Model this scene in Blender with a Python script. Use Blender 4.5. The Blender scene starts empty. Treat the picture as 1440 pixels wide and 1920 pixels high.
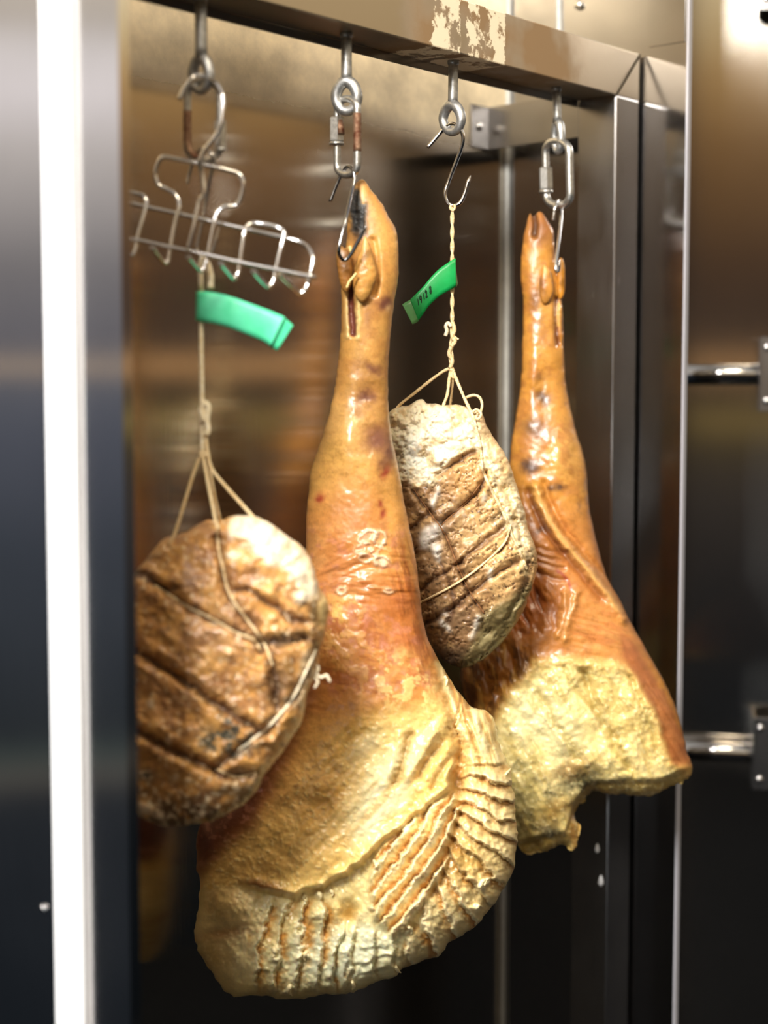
import bpy, bmesh, math
import numpy as np
from mathutils import Vector

# ------------------------------------------------------------------ camera model
F = 3000.0                      # focal length in pixels of the 1440 x 1920 frame
EYE = 1.45                      # camera height
HORIZON = 726.0
TILT = math.atan((960 - HORIZON) / F)
CT, ST = math.cos(TILT), math.sin(TILT)


def ray(px, py):
    a = (np.asarray(px, float) - 720) / F
    b = (960 - np.asarray(py, float)) / F
    y = CT + b * ST
    return a / y, (-ST + b * CT) / y


def at(px, py, Z):
    """Point at distance Z (along the floor) seen at that spot of the photograph."""
    u, w = ray(px, py)
    return Vector((float(u) * Z, Z, EYE + float(w) * Z))


sc = bpy.context.scene
cam_d = bpy.data.cameras.new('camera')
cam = bpy.data.objects.new('camera', cam_d)
sc.collection.objects.link(cam)
cam.location = (0, 0, EYE)
cam.rotation_euler = (math.pi / 2 - TILT, 0, 0)
cam_d.sensor_fit = 'VERTICAL'
cam_d.sensor_height = 36
cam_d.lens = F / 1920 * 36
cam_d.clip_start = 0.05
cam_d.dof.use_dof = True
cam_d.dof.focus_distance = 1.86
cam_d.dof.aperture_fstop = 1.9
sc.camera = cam

COL = sc.collection


# ------------------------------------------------------------------ object helpers
def link(name, me, mat=None, parent=None, kind=None):
    o = bpy.data.objects.new(name, me)
    COL.objects.link(o)
    if mat is not None and not me.materials:
        me.materials.append(mat)
    if parent is not None:
        o.parent = parent
    if kind:
        o['kind'] = kind
    return o


def tag(o, label, cat, group=None):
    o['label'] = label
    o['category'] = cat
    if group:
        o['group'] = group
    return o


def thing(name, label, cat, loc=(0, 0, 0), group=None):
    o = bpy.data.objects.new(name, None)
    COL.objects.link(o)
    o.empty_display_size = 0.02
    o.location = loc
    return tag(o, label, cat, group)


def mesh_from(name, verts, faces, smooth=True, off=None):
    me = bpy.data.meshes.new(name)
    if off is not None:
        verts = [Vector(v) - Vector(off) for v in verts]
    me.from_pydata([tuple(v) for v in verts], [], [tuple(f) for f in faces])
    me.polygons.foreach_set('use_smooth', [smooth] * len(me.polygons))
    me.update()
    return me


def spline(pts, n=8, closed=False):
    """Catmull-Rom through pts (any dimension)."""
    P = np.asarray(pts, float)
    if closed:
        P = np.vstack([P[-1], P, P[0], P[1]])
    else:
        P = np.vstack([2 * P[0] - P[1], P, 2 * P[-1] - P[-2]])
    t = np.linspace(0, 1, n, endpoint=False)[:, None]
    out = []
    for i in range(1, len(P) - 2):
        a, b, c, d = P[i - 1], P[i], P[i + 1], P[i + 2]
        out.append(0.5 * ((2 * b) + (c - a) * t + (2 * a - 5 * b + 4 * c - d) * t ** 2 + (3 * b - a - 3 * c + d) * t ** 3))
    out = np.vstack(out)
    if not closed:
        out = np.vstack([out, P[-2]])
    return out


def tube_data(pts, r, seg=10, closed=False, flat_start=True):
    P = np.asarray(pts, float)
    n = len(P)
    R = np.full(n, r, float) if np.isscalar(r) else np.asarray(r, float)
    if closed:
        T = np.roll(P, -1, 0) - np.roll(P, 1, 0)
    else:
        T = np.gradient(P, axis=0)
    T /= np.linalg.norm(T, axis=1)[:, None] + 1e-12
    N = np.cross(T[0], (0.123, 0.3, 0.9))
    if np.linalg.norm(N) < 0.1:
        N = np.cross(T[0], (1, 0, 0))
    N /= np.linalg.norm(N)
    Ns = []
    for i in range(n):
        N = N - T[i] * N.dot(T[i])
        N /= np.linalg.norm(N)
        Ns.append(N)
    Ns = np.array(Ns)
    B = np.cross(T, Ns)
    a = np.linspace(0, 2 * math.pi, seg, endpoint=False)
    V = (P[:, None, :] + R[:, None, None] * (np.cos(a)[None, :, None] * Ns[:, None, :] + np.sin(a)[None, :, None] * B[:, None, :])).reshape(-1, 3)
    V = [tuple(v) for v in V]
    Fc = []
    m = n if closed else n - 1
    for i in range(m):
        j = (i + 1) % n
        off = 0
        if closed and j == 0:
            best = min(range(seg), key=lambda s: np.linalg.norm(np.array(V[(n - 1) * seg]) - np.array(V[s])))
            off = best
        for k in range(seg):
            Fc.append((i * seg + k, i * seg + (k + 1) % seg, j * seg + (k + 1 + off) % seg, j * seg + (k + off) % seg))
    if not closed:
        Fc.append(tuple(range(seg - 1, -1, -1)))
        Fc.append(tuple((n - 1) * seg + k for k in range(seg)))
    return V, Fc


def tube(name, pts, r, mat, parent=None, seg=10, closed=False, smooth=True, kind=None):
    V, Fc = tube_data(pts, r, seg, closed)
    off = parent.matrix_basis.translation if parent is not None else None
    me = mesh_from(name, V, Fc, smooth, off)
    if smooth and not closed:
        me.polygons[-1].use_smooth = False
        me.polygons[-2].use_smooth = False
    return link(name, me, mat, parent, kind)


def box_bm(o, ax, ay, az, bevel=0.0, seg=2):
    """Box from corner o along three vectors, with a UV map whose u runs along ax/ay and v along az."""
    o, ax, ay, az = map(Vector, (o, ax, ay, az))
    bm = bmesh.new()
    vs = [bm.verts.new(o + ax * i + ay * j + az * k) for k in (0, 1) for j in (0, 1) for i in (0, 1)]
    for f in ((0, 2, 3, 1), (4, 5, 7, 6), (0, 1, 5, 4), (2, 6, 7, 3), (0, 4, 6, 2), (1, 3, 7, 5)):
        bm.faces.new([vs[i] for i in f])
    bmesh.ops.recalc_face_normals(bm, faces=bm.faces)
    if bevel:
        bmesh.ops.bevel(bm, geom=bm.edges[:], offset=bevel, segments=seg, affect='EDGES', profile=0.5)
    uv = bm.loops.layers.uv.new('UVMap')
    hx = Vector((ax.x, ax.y, 0))
    hx = hx.normalized() if hx.length > 0 else Vector((1, 0, 0))
    hy = Vector((-hx.y, hx.x, 0))
    for f in bm.faces:
        n = f.normal
        for l in f.loops:
            d = l.vert.co - o
            if abs(n.z) > 0.7:
                l[uv].uv = (d.dot(hx), d.dot(hy))
            elif abs(n.dot(hy)) > 0.7:
                l[uv].uv = (d.dot(hx), d.z)
            else:
                l[uv].uv = (d.dot(hy), d.z)
    return bm


def box(name, o, ax, ay, az, mat, parent=None, bevel=0.0, kind=None, seg=2):
    bm = box_bm(o, ax, ay, az, bevel, seg)
    if parent is not None:
        bmesh.ops.translate(bm, verts=bm.verts, vec=-parent.matrix_basis.translation)
    me = bpy.data.meshes.new(name)
    bm.to_mesh(me)
    bm.free()
    return link(name, me, mat, parent, kind)


def bolt_head(name, c, n, r, h, mat, parent=None):
    """Low domed round head at c standing along n."""
    n = Vector(n).normalized()
    u = n.orthogonal().normalized()
    v = n.cross(u)
    prof = [(1.0, 0), (1.0, .35), (.92, .62), (.7, .86), (.35, .98)]
    V, Fc = [], []
    seg = 16
    for rr, hh in prof:
        for k in range(seg):
            a = 2 * math.pi * k / seg
            V.append(Vector(c) + (u * math.cos(a) + v * math.sin(a)) * rr * r + n * hh * h)
    for i in range(len(prof) - 1):
        for k in range(seg):
            Fc.append((i * seg + k, i * seg + (k + 1) % seg, (i + 1) * seg + (k + 1) % seg, (i + 1) * seg + k))
    Fc.append(tuple((len(prof) - 1) * seg + k for k in range(seg)))
    Fc.append(tuple(range(seg - 1, -1, -1)))
    off = parent.matrix_basis.translation if parent is not None else None
    return link(name, mesh_from(name, V, Fc, True, off), mat, parent)


# ------------------------------------------------------------------ materials
def s2l(c):
    c = np.asarray(c, float)
    return np.where(c <= 0.04045, c / 12.92, ((c + 0.055) / 1.055) ** 2.4)


def rgb(r, g, b):
    return tuple(float(v) for v in s2l(np.array([r, g, b]) / 255.0)) + (1.0,)


def new_mat(name):
    m = bpy.data.materials.new(name)
    m.use_nodes = True
    nt = m.node_tree
    b = nt.nodes['Principled BSDF']
    return m, nt, b


def node(nt, t, **kw):
    n = nt.nodes.new(t)
    for k, v in kw.items():
        if k in n.inputs:
            n.inputs[k].default_value = v
        else:
            setattr(n, k, v)
    return n


def steel(name, base=(0.60, 0.58, 0.55), rough=0.26, aniso=0.75, streak=0.10, blotch=0.06, seed=0.0, bump=0.0):
    """Brushed stainless sheet with vertical hairlines; u of the UV map runs level."""
    m, nt, b = new_mat(name)
    L = nt.links.new
    uv = node(nt, 'ShaderNodeUVMap', uv_map='UVMap')
    tg = node(nt, 'ShaderNodeTangent', direction_type='UV_MAP', uv_map='UVMap')
    L(tg.outputs[0], b.inputs['Tangent'])
    mp = node(nt, 'ShaderNodeMapping')
    mp.inputs['Scale'].default_value = (900, 12, 1)
    mp.inputs['Location'].default_value = (seed, seed * .7, 0)
    L(uv.outputs[0], mp.inputs[0])
    n1 = node(nt, 'ShaderNodeTexNoise', Scale=1.0, Detail=3.0)
    L(mp.outputs[0], n1.inputs['Vector'])
    n2 = node(nt, 'ShaderNodeTexNoise', Scale=6.0, Detail=4.0)
    L(uv.outputs[0], n2.inputs['Vector'])
    r1 = node(nt, 'ShaderNodeMapRange')
    r1.inputs['To Min'].default_value = rough - streak
    r1.inputs['To Max'].default_value = rough + streak
    L(n1.outputs[0], r1.inputs[0])
    r2 = node(nt, 'ShaderNodeMapRange')
    r2.inputs['To Min'].default_value = -blotch
    r2.inputs['To Max'].default_value = blotch
    L(n2.outputs[0], r2.inputs[0])
    ad = node(nt, 'ShaderNodeMath', operation='ADD')
    L(r1.outputs[0], ad.inputs[0])
    L(r2.outputs[0], ad.inputs[1])
    L(ad.outputs[0], b.inputs['Roughness'])
    mx = node(nt, 'ShaderNodeMix', data_type='RGBA')
    mx.inputs[6].default_value = tuple(c * 0.86 for c in base) + (1,)
    mx.inputs[7].default_value = tuple(min(1, c * 1.08) for c in base) + (1,)
    L(n2.outputs[0], mx.inputs[0])
    L(mx.outputs[2], b.inputs['Base Color'])
    b.inputs['Metallic'].default_value = 1.0
    b.inputs['Anisotropic'].default_value = aniso
    if bump:
        bp = node(nt, 'ShaderNodeBump', Strength=bump, Distance=0.0006)
        L(n1.outputs[0], bp.inputs['Height'])
        L(bp.outputs[0], b.inputs['Normal'])
    return m


def plain(name, col, rough=0.5, metal=0.0, noise=0.0, scale=60.0, bump=0.0, col2=None, spec=0.5):
    m, nt, b = new_mat(name)
    L = nt.links.new
    tc = node(nt, 'ShaderNodeTexCoord')
    n = node(nt, 'ShaderNodeTexNoise', Scale=scale, Detail=5.0, Roughness=0.6)
    L(tc.outputs['Object'], n.inputs['Vector'])
    cr = node(nt, 'ShaderNodeValToRGB')
    c2 = col2 if col2 else tuple(max(0, c * (1 - noise)) for c in col[:3]) + (1,)
    cr.color_ramp.elements[0].position = 0.35
    cr.color_ramp.elements[1].position = 0.65
    cr.color_ramp.elements[0].color = c2
    cr.color_ramp.elements[1].color = col
    L(n.outputs[0], cr.inputs[0])
    L(cr.outputs[0], b.inputs['Base Color'])
    b.inputs['Roughness'].default_value = rough
    b.inputs['Metallic'].default_value = metal
    b.inputs['Specular IOR Level'].default_value = spec
    if bump:
        bp = node(nt, 'ShaderNodeBump', Strength=bump, Distance=0.001)
        L(n.outputs[0], bp.inputs['Height'])
        L(bp.outputs[0], b.inputs['Normal'])
    return m


M_WALL = steel('brushed_steel_back', (0.60, 0.55, 0.48), 0.125, 0.97, 0.025, 0.015, 1.0)
# upper strip of the back wall: band of light painted as paler, rougher steel
nt_ = M_WALL.node_tree
b_ = nt_.nodes['Principled BSDF']
uv_ = next(n for n in nt_.nodes if n.type == 'UVMAP')
se_ = node(nt_, 'ShaderNodeSeparateXYZ')
nt_.links.new(uv_.outputs[0], se_.inputs[0])
nz_ = node(nt_, 'ShaderNodeTexNoise', Scale=3.2, Detail=6.0, Roughness=.6)
nt_.links.new(uv_.outputs[0], nz_.inputs['Vector'])
ad_ = node(nt_, 'ShaderNodeMath', operation='MULTIPLY_ADD')
nt_.links.new(nz_.outputs[0], ad_.inputs[0])
ad_.inputs[1].default_value = .05
nt_.links.new(se_.outputs[1], ad_.inputs[2])
ms_ = node(nt_, 'ShaderNodeMapRange', interpolation_type='SMOOTHSTEP')
ms_.inputs['From Min'].default_value = EYE + .345 - .005
ms_.inputs['From Max'].default_value = EYE + .345 + .055
nt_.links.new(ad_.outputs[0], ms_.inputs[0])


def over(sock, val):
    src = sock.links[0].from_socket if sock.links else None
    mx_ = node(nt_, 'ShaderNodeMix', data_type='RGBA' if isinstance(val, tuple) else 'FLOAT')
    i0, i1, o0 = (6, 7, 2) if isinstance(val, tuple) else (2, 3, 0)
    if src:
        nt_.links.new(src, mx_.inputs[i0])
    else:
        mx_.inputs[i0].default_value = sock.default_value
    mx_.inputs[i1].default_value = val
    nt_.links.new(ms_.outputs[0], mx_.inputs[0])
    nt_.links.new(mx_.outputs[o0], sock)


nz2_ = node(nt_, 'ShaderNodeTexNoise', Scale=9.0, Detail=7.0, Roughness=.65)
nt_.links.new(uv_.outputs[0], nz2_.inputs['Vector'])
cr_ = node(nt_, 'ShaderNodeValToRGB')
cr_.color_ramp.elements[0].position, cr_.color_ramp.elements[1].position = .35, .62
cr_.color_ramp.elements[0].color, cr_.color_ramp.elements[1].color = (0.60, 0.51, 0.36, 1), (0.95, 0.81, 0.57, 1)
nt_.links.new(nz2_.outputs[0], cr_.inputs[0])
over(b_.inputs['Base Color'], (0.66, 0.57, 0.40, 1))
nt_.links.new(cr_.outputs[0], b_.inputs['Base Color'].links[0].from_node.inputs[7])
over(b_.inputs['Roughness'], .46)
over(b_.inputs['Metallic'], .82)
M_SIDE = steel('brushed_steel_side', (0.46, 0.45, 0.45), 0.13, 0.8, 0.03, 0.02, 3.0)
M_PANEL = steel('brushed_steel_panel', (0.58, 0.54, 0.49), 0.125, 0.96, 0.025, 0.015, 7.0)
M_LEFT = steel('brushed_steel_left', (0.70, 0.68, 0.67), 0.125, 0.96, 0.025, 0.015, 9.0)
M_POST = steel('brushed_steel_post', (0.43, 0.415, 0.405), 0.24, 0.4, 0.05, 0.05, 5.0)
M_ROD = plain('polished_steel', (0.70, 0.69, 0.68, 1), 0.16, 1.0, 0.15, 300)
M_DARKROD = plain('dark_polished_steel', (0.34, 0.34, 0.36, 1), 0.2, 1.0, 0.2, 300)
M_WIRE = plain('wire_steel', (0.78, 0.77, 0.77, 1), 0.20, 1.0, 0.12, 300)
M_GALV = plain('galvanised_steel', (0.52, 0.52, 0.51, 1), 0.42, 0.85, 0.35, 160, 0.35)
M_LINK = plain('zinc_plated_steel', (0.60, 0.59, 0.56, 1), 0.34, 0.9, 0.3, 220, 0.25)
M_RUST = plain('rusty_steel', rgb(150, 120, 95), 0.6, 0.55, 0.0, 170, 0.8, rgb(92, 45, 22))
M_DARKRUST = plain('dark_rust', rgb(92, 50, 32), 0.65, 0.3, 0.0, 150, 0.8, rgb(55, 28, 20))
M_CAULK = plain('sealant', rgb(205, 205, 200), 0.5, 0, 0.15, 80, 0.4)
M_WHITE = plain('white_plastic', rgb(240, 241, 243), 0.45, 0, 0.02, 5)
M_FLOOR = plain('dark_floor', rgb(13, 15, 18), 0.9, 0, 0.3, 9, spec=0.03)
M_TWINE = plain('butcher_twine', rgb(246, 226, 186), 0.8, 0, 0, 420, 0.9, rgb(214, 180, 122), 0.3)
M_TWINED = plain('dark_twine', rgb(150, 104, 62), 0.7, 0, 0, 300, 0.6, rgb(110, 74, 44), 0.3)  # darker brown twine for the cords in the grooves
M_TWINEW = plain('white_cord', rgb(248, 238, 214), 0.8, 0, 0, 300, 0.7, rgb(226, 206, 164), 0.3)


def mint(name, c1, c2):
    m = plain(name, c1, 0.42, 0, 0, 30, 0.1, c2)
    b = m.node_tree.nodes['Principled BSDF']
    b.inputs['Transmission Weight'].default_value = 0.0
    return m


M_MINT = mint('mint_tape', rgb(96, 226, 178), rgb(70, 205, 150))
M_GREEN = mint('green_tape', rgb(18, 160, 80), rgb(8, 135, 60))
M_PALEG = mint('pale_green_tape', rgb(95, 160, 95), rgb(70, 130, 75))
M_INK = plain('black_ink', rgb(14, 30, 20), 0.5)


def meat(name, rough_mul=1.0, sss=0.12, coat=0.25, bump=0.35, nscale=260):
    """Painted per vertex ('Col', 'Rgh'), with fine procedural mottling and pores on top."""
    m, nt, b = new_mat(name)
    L = nt.links.new
    at_ = node(nt, 'ShaderNodeAttribute', attribute_name='Col')
    ar = node(nt, 'ShaderNodeAttribute', attribute_name='Rgh')
    tc = node(nt, 'ShaderNodeTexCoord')
    n1 = node(nt, 'ShaderNodeTexNoise', Scale=nscale, Detail=6.0, Roughness=0.65)
    n2 = node(nt, 'ShaderNodeTexNoise', Scale=45.0, Detail=5.0, Roughness=0.6)
    for n in (n1, n2):
        L(tc.outputs['Object'], n.inputs['Vector'])
    r1 = node(nt, 'ShaderNodeMapRange')
    r1.inputs['From Min'].default_value = .3
    r1.inputs['From Max'].default_value = .7
    r1.inputs['To Min'].default_value = .90
    r1.inputs['To Max'].default_value = 1.10
    L(n1.outputs[0], r1.inputs[0])
    r2 = node(nt, 'ShaderNodeMapRange')
    r2.inputs['From Min'].default_value = .3
    r2.inputs['From Max'].default_value = .7
    r2.inputs['To Min'].default_value = .86
    r2.inputs['To Max'].default_value = 1.12
    L(n2.outputs[0], r2.inputs[0])
    mu = node(nt, 'ShaderNodeMath', operation='MULTIPLY')
    L(r1.outputs[0], mu.inputs[0])
    L(r2.outputs[0], mu.inputs[1])
    vm = node(nt, 'ShaderNodeVectorMath', operation='SCALE')
    L(at_.outputs['Color'], vm.inputs[0])
    L(mu.outputs[0], vm.inputs['Scale'])
    L(vm.outputs[0], b.inputs['Base Color'])
    rr = node(nt, 'ShaderNodeMath', operation='MULTIPLY')
    L(ar.outputs['Fac'], rr.inputs[0])
    rr.inputs[1].default_value = rough_mul
    L(rr.outputs[0], b.inputs['Roughness'])
    b.inputs['Subsurface Weight'].default_value = sss
    b.inputs['Subsurface Radius'].default_value = (1.0, 0.45, 0.2)
    b.inputs['Subsurface Scale'].default_value = 0.006
    b.inputs['Coat Weight'].default_value = coat
    b.inputs['Coat Roughness'].default_value = 0.28
    bp = node(nt, 'ShaderNodeBump', Strength=bump, Distance=0.0008)
    L(n1.outputs[0], bp.inputs['Height'])
    L(bp.outputs[0], b.inputs['Normal'])
    L(bp.outputs[0], b.inputs['Coat Normal'])
    return m


M_SKIN = meat('cured_skin', 0.95, 0.10, 0.5, 0.12, 420)
M_FAT = meat('cut_fat', 0.9, 0.22, 0.35, 0.05, 300)
M_HOOF = meat('trotter_skin', 1.0, 0.08, 0.25, 0.35, 380)
M_ROAST = meat('cured_roast', 1.15, 0.10, 0.18, 0.20, 300)
M_SUET = meat('suet', 1.0, 0.2, 0.15, 0.35, 300)


# ------------------------------------------------------------------ numpy painting and relief tools
def vnoise(x, y, seed):
    rs = np.random.RandomState(seed)
    T = rs.rand(128, 128)
    xi = np.floor(x).astype(int)
    yi = np.floor(y).astype(int)
    fx, fy = x - xi, y - yi
    fx = fx * fx * fx * (fx * (fx * 6 - 15) + 10)
    fy = fy * fy * fy * (fy * (fy * 6 - 15) + 10)
    g = lambda a, b: T[b & 127, a & 127]
    return (g(xi, yi) * (1 - fx) + g(xi + 1, yi) * fx) * (1 - fy) + (g(xi, yi + 1) * (1 - fx) + g(xi + 1, yi + 1) * fx) * fy


def fbm(x, y, scale, seed=0, oc=4, sx=1.0, ang=0.0):
    """0..1 noise, feature size `scale` px, stretched sx along direction ang."""
    c, s = math.cos(ang), math.sin(ang)
    u, v = (x * c + y * s) / (scale * sx), (-x * s + y * c) / scale
    o = 0
    a = 1
    t = 0
    for i in range(oc):
        o = o + a * vnoise(u + 17.3 * i, v + 9.1 * i, seed * 31 + i)
        t += a
        a *= 0.55
        u, v = u * 2.03, v * 2.03
    return o / t


def pip(X, Y, poly):
    P = np.asarray(poly, float)
    r = np.zeros(X.shape, bool)
    x1, y1 = P[-1]
    for x2, y2 in P:
        if y1 != y2:
            c = ((y1 > Y) != (y2 > Y)) & (X < (x2 - x1) * (Y - y1) / (y2 - y1) + x1)
            r ^= c
        x1, y1 = x2, y2
    return r


def blur(A, n):
    n = max(1, int(n))
    for _ in range(3):
        for ax in (0, 1):
            pad = [(0, 0), (0, 0)]
            pad[ax] = (n + 1, n)
            B = np.cumsum(np.pad(A, pad, mode='edge'), axis=ax)
            if ax == 0:
                A = (B[2 * n + 1:] - B[:-2 * n - 1]) / (2 * n + 1)
            else:
                A = (B[:, 2 * n + 1:] - B[:, :-2 * n - 1]) / (2 * n + 1)
    return A


def sm(x, a, b):
    t = np.clip((x - a) / (b - a), 0, 1)
    return t * t * (3 - 2 * t)


class Relief:
    """A solid pillow grown from an outline: its thickness follows the outline's width; then carved and painted."""

    def __init__(s, poly, g, Z, hm=190., kf=1.0, kb=0.8, rough=1.5, rscale=14, seed=1, smooth=6, tilt=0.0, ragged=None):
        s.g, s.Z, s.kf, s.kb, s.tilt = g, Z, kf, kb, tilt
        P = spline(poly, smooth, True)
        d = np.roll(P, -1, 0) - np.roll(P, 1, 0)
        nrm = np.stack([d[:, 1], -d[:, 0]], 1)
        nrm /= np.linalg.norm(nrm, axis=1)[:, None] + 1e-9
        amp = rough + (sm(P[:, 1], ragged[0], ragged[1]) * ragged[2] if ragged else 0)
        P = P + nrm * ((fbm(P[:, 0], P[:, 1], rscale, seed, 3) - .5) * 2 * amp)[:, None]
        # densify
        out = []
        for i in range(len(P)):
            a, b = P[i], P[(i + 1) % len(P)]
            m = max(1, int(np.linalg.norm(b - a) / (g * .7)))
            out += [a + (b - a) * k / m for k in range(m)]
        s.P = P = np.array(out)
        s.x0, s.y0 = P[:, 0].min() - 2 * g, P[:, 1].min() - 2 * g
        nx = int((P[:, 0].max() + 2 * g - s.x0) / g) + 2
        ny = int((P[:, 1].max() + 2 * g - s.y0) / g) + 2
        s.nx, s.ny = nx, ny
        s.X, s.Y = np.meshgrid(s.x0 + g * np.arange(nx), s.y0 + g * np.arange(ny))
        # scanline fill
        M = np.zeros((ny, nx), int)
        Q = np.roll(P, -1, 0)
        ys = s.y0 + g * np.arange(ny)
        for r in range(ny):
            y = ys[r]
            k = (P[:, 1] > y) != (Q[:, 1] > y)
            xs = P[k, 0] + (y - P[k, 1]) * (Q[k, 0] - P[k, 0]) / (Q[k, 1] - P[k, 1])
            idx = np.ceil((xs - s.x0) / g).astype(int)
            np.add.at(M[r], np.clip(idx, 0, nx - 1), 1)
        s.M = M = (np.cumsum(M, 1) % 2).astype(bool)
        u = None
        for k, it in ((16, 900), (8, 500), (4, 220), (2, 110), (1, 60)):
            m = M[::k, ::k]
            if u is None:
                u = np.zeros(m.shape)
            else:
                u = np.repeat(np.repeat(u, 2, 0), 2, 1)
                u = np.pad(u, ((0, max(0, m.shape[0] - u.shape[0])), (0, max(0, m.shape[1] - u.shape[1]))))[:m.shape[0], :m.shape[1]]
            h2 = (g * k) ** 2
            u = u * m
            for _ in range(it):
                v = np.pad(u, 1)
                u = (v[:-2, 1:-1] + v[2:, 1:-1] + v[1:-1, :-2] + v[1:-1, 2:] + h2) * .25 * m
        h = np.sqrt(2 * u)
        s.h = hm * np.tanh(h / hm)
        # snap outside corners of border cells onto the outline
        c = M[:-1, :-1] | M[1:, :-1] | M[:-1, 1:] | M[1:, 1:]
        s.cell = c
        used = np.zeros((ny, nx), bool)
        used[:-1, :-1] |= c
        used[1:, :-1] |= c
        used[:-1, 1:] |= c
        used[1:, 1:] |= c
        s.used = used
        s.rim = used & ~M
        ij = np.argwhere(s.rim)
        s.SX, s.SY = s.X.copy(), s.Y.copy()
        for a in range(0, len(ij), 800):
            b = ij[a:a + 800]
            px, py = s.X[b[:, 0], b[:, 1]], s.Y[b[:, 0], b[:, 1]]
            dd = (px[:, None] - P[None, :, 0]) ** 2 + (py[:, None] - P[None, :, 1]) ** 2
            k = dd.argmin(1)
            s.SX[b[:, 0], b[:, 1]] = P[k, 0]
            s.SY[b[:, 0], b[:, 1]] = P[k, 1]
        s.D = np.zeros_like(s.X)
        s.C = np.zeros(s.X.shape + (3,))
        s.R = np.full(s.X.shape, .42)
        s.WX = (fbm(s.X, s.Y, 26, seed + 50, 4) - .5) * 2 + (fbm(s.X, s.Y, 9, seed + 52, 3) - .5)
        s.WY = (fbm(s.X, s.Y, 26, seed + 51, 4) - .5) * 2 + (fbm(s.X, s.Y, 9, seed + 53, 3) - .5)

    # --- masks
    def reg(s, poly, soft=10, warp=10):
        m = pip(s.X + s.WX * warp, s.Y + s.WY * warp, poly).astype(float)
        return blur(m, soft / s.g / 2) if soft > 0 else m

    def blob(s, x, y, rx, ry=None, ang=0, warp=6, p=1.0):
        ry = ry or rx
        a = math.radians(ang)
        dx, dy = s.X + s.WX * warp - x, s.Y + s.WY * warp - y
        u, v = dx * math.cos(a) + dy * math.sin(a), -dx * math.sin(a) + dy * math.cos(a)
        return np.exp(-(((u / rx) ** 2 + (v / ry) ** 2) ** p))

    def dist(s, pts, warp=4, smooth=4):
        P = spline(pts, smooth) if smooth else np.asarray(pts, float)
        X, Y = s.X + s.WX * warp, s.Y + s.WY * warp
        d = np.full(s.X.shape, 1e9)
        for (ax, ay), (bx, by) in zip(P[:-1], P[1:]):
            vx, vy = bx - ax, by - ay
            L2 = vx * vx + vy * vy + 1e-9
            t = np.clip(((X - ax) * vx + (Y - ay) * vy) / L2, 0, 1)
            d = np.minimum(d, (X - ax - t * vx) ** 2 + (Y - ay - t * vy) ** 2)
        return np.sqrt(d)

    def line(s, pts, w, warp=4):
        return np.exp(-(s.dist(pts, warp) / w) ** 2)

    def n(s, scale, seed, oc=4, sx=1., ang=0.):
        return fbm(s.X, s.Y, scale, seed, oc, sx, math.radians(ang))

    def mix(s, m, c, r=None):
        m = np.clip(m, 0, 1)
        s.C = s.C * (1 - m[..., None]) + np.array(c, float) / 255 * m[..., None]
        if r is not None:
            s.R = s.R * (1 - m) + r * m

    def mul(s, m, c):
        m = np.clip(m, 0, 1)[..., None]
        s.C = s.C * (1 - m + m * np.array(c, float))

    def depth_at(s, x, y):
        """Front surface distance at a spot (used to lay twine on it)."""
        j = np.clip((np.asarray(x) - s.x0) / s.g, 0, s.nx - 2)
        i = np.clip((np.asarray(y) - s.y0) / s.g, 0, s.ny - 2)
        ii, jj = i.astype(int), j.astype(int)
        fi, fj = i - ii, j - jj
        H = s.front
        return H[ii, jj] * (1 - fi) * (1 - fj) + H[ii + 1, jj] * fi * (1 - fj) + H[ii, jj + 1] * (1 - fi) * fj + H[ii + 1, jj + 1] * fi * fj

    def finish(s):
        fade = sm(s.h, 0, 14)
        k = s.Z / F
        Z0 = s.Z + s.tilt * (s.SY - s.P[:, 1].min()) / 1000
        s.front = Z0 - (s.h * s.kf + s.D * fade) * k * s.M
        s.back = Z0 + s.h * s.kb * k * s.M

    def parts(s, root, specs, name_back):
        """specs: list of (name, mask or None, material). The first matching mask from the end wins."""
        s.finish()
        u, w = ray(s.SX, s.SY)
        PF = np.stack([u * s.front, s.front, EYE + w * s.front], -1)
        PB = np.stack([u * s.back, s.back, EYE + w * s.back], -1)
        ny, nx = s.ny, s.nx
        idF = np.full((ny, nx), -1)
        nf = int(s.used.sum())
        idF[s.used] = np.arange(nf)
        idB = idF.copy()
        ins = s.used & s.M
        nb = int(ins.sum())
        idB[ins] = nf + np.arange(nb)
        V = np.vstack([PF[s.used], PB[ins]])
        ij = np.argwhere(s.cell)
        i, j = ij[:, 0], ij[:, 1]
        qf = np.stack([idF[i, j], idF[i + 1, j], idF[i + 1, j + 1], idF[i, j + 1]], 1)
        # back at half density is not worth the bookkeeping: same grid
        qb = np.stack([idB[i, j], idB[i, j + 1], idB[i + 1, j + 1], idB[i + 1, j]], 1)
        keep = ~((qb < nf).all(1))
        qb, ib, jb = qb[keep], i[keep], j[keep]
        Q = np.vstack([qf, qb])
        # vertex normals
        d1, d2 = V[Q[:, 2]] - V[Q[:, 0]], V[Q[:, 3]] - V[Q[:, 1]]
        fn = np.cross(d1, d2)
        N = np.zeros_like(V)
        for c in range(3):
            for q in range(4):
                N[:, c] += np.bincount(Q[:, q], fn[:, c], len(V))
        N /= np.linalg.norm(N, axis=1)[:, None] + 1e-12
        C = np.vstack([s2l(np.clip(s.C, 0, 1))[s.used], s2l(np.clip(s.C, 0, 1))[ins]])
        R = np.concatenate([s.R[s.used], s.R[ins]])
        lab = np.zeros(len(Q), int)
        fi, fj = np.concatenate([i, ib]), np.concatenate([j, jb])
        for n_, (nm, mask, mt) in enumerate(specs):
            if mask is not None:
                on = mask[fi, fj] > .5
                if name_back == 'front':
                    on &= np.arange(len(Q)) < len(qf)
                lab[on] = n_
        off = np.array(root.matrix_basis.translation)
        made = {}
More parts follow.
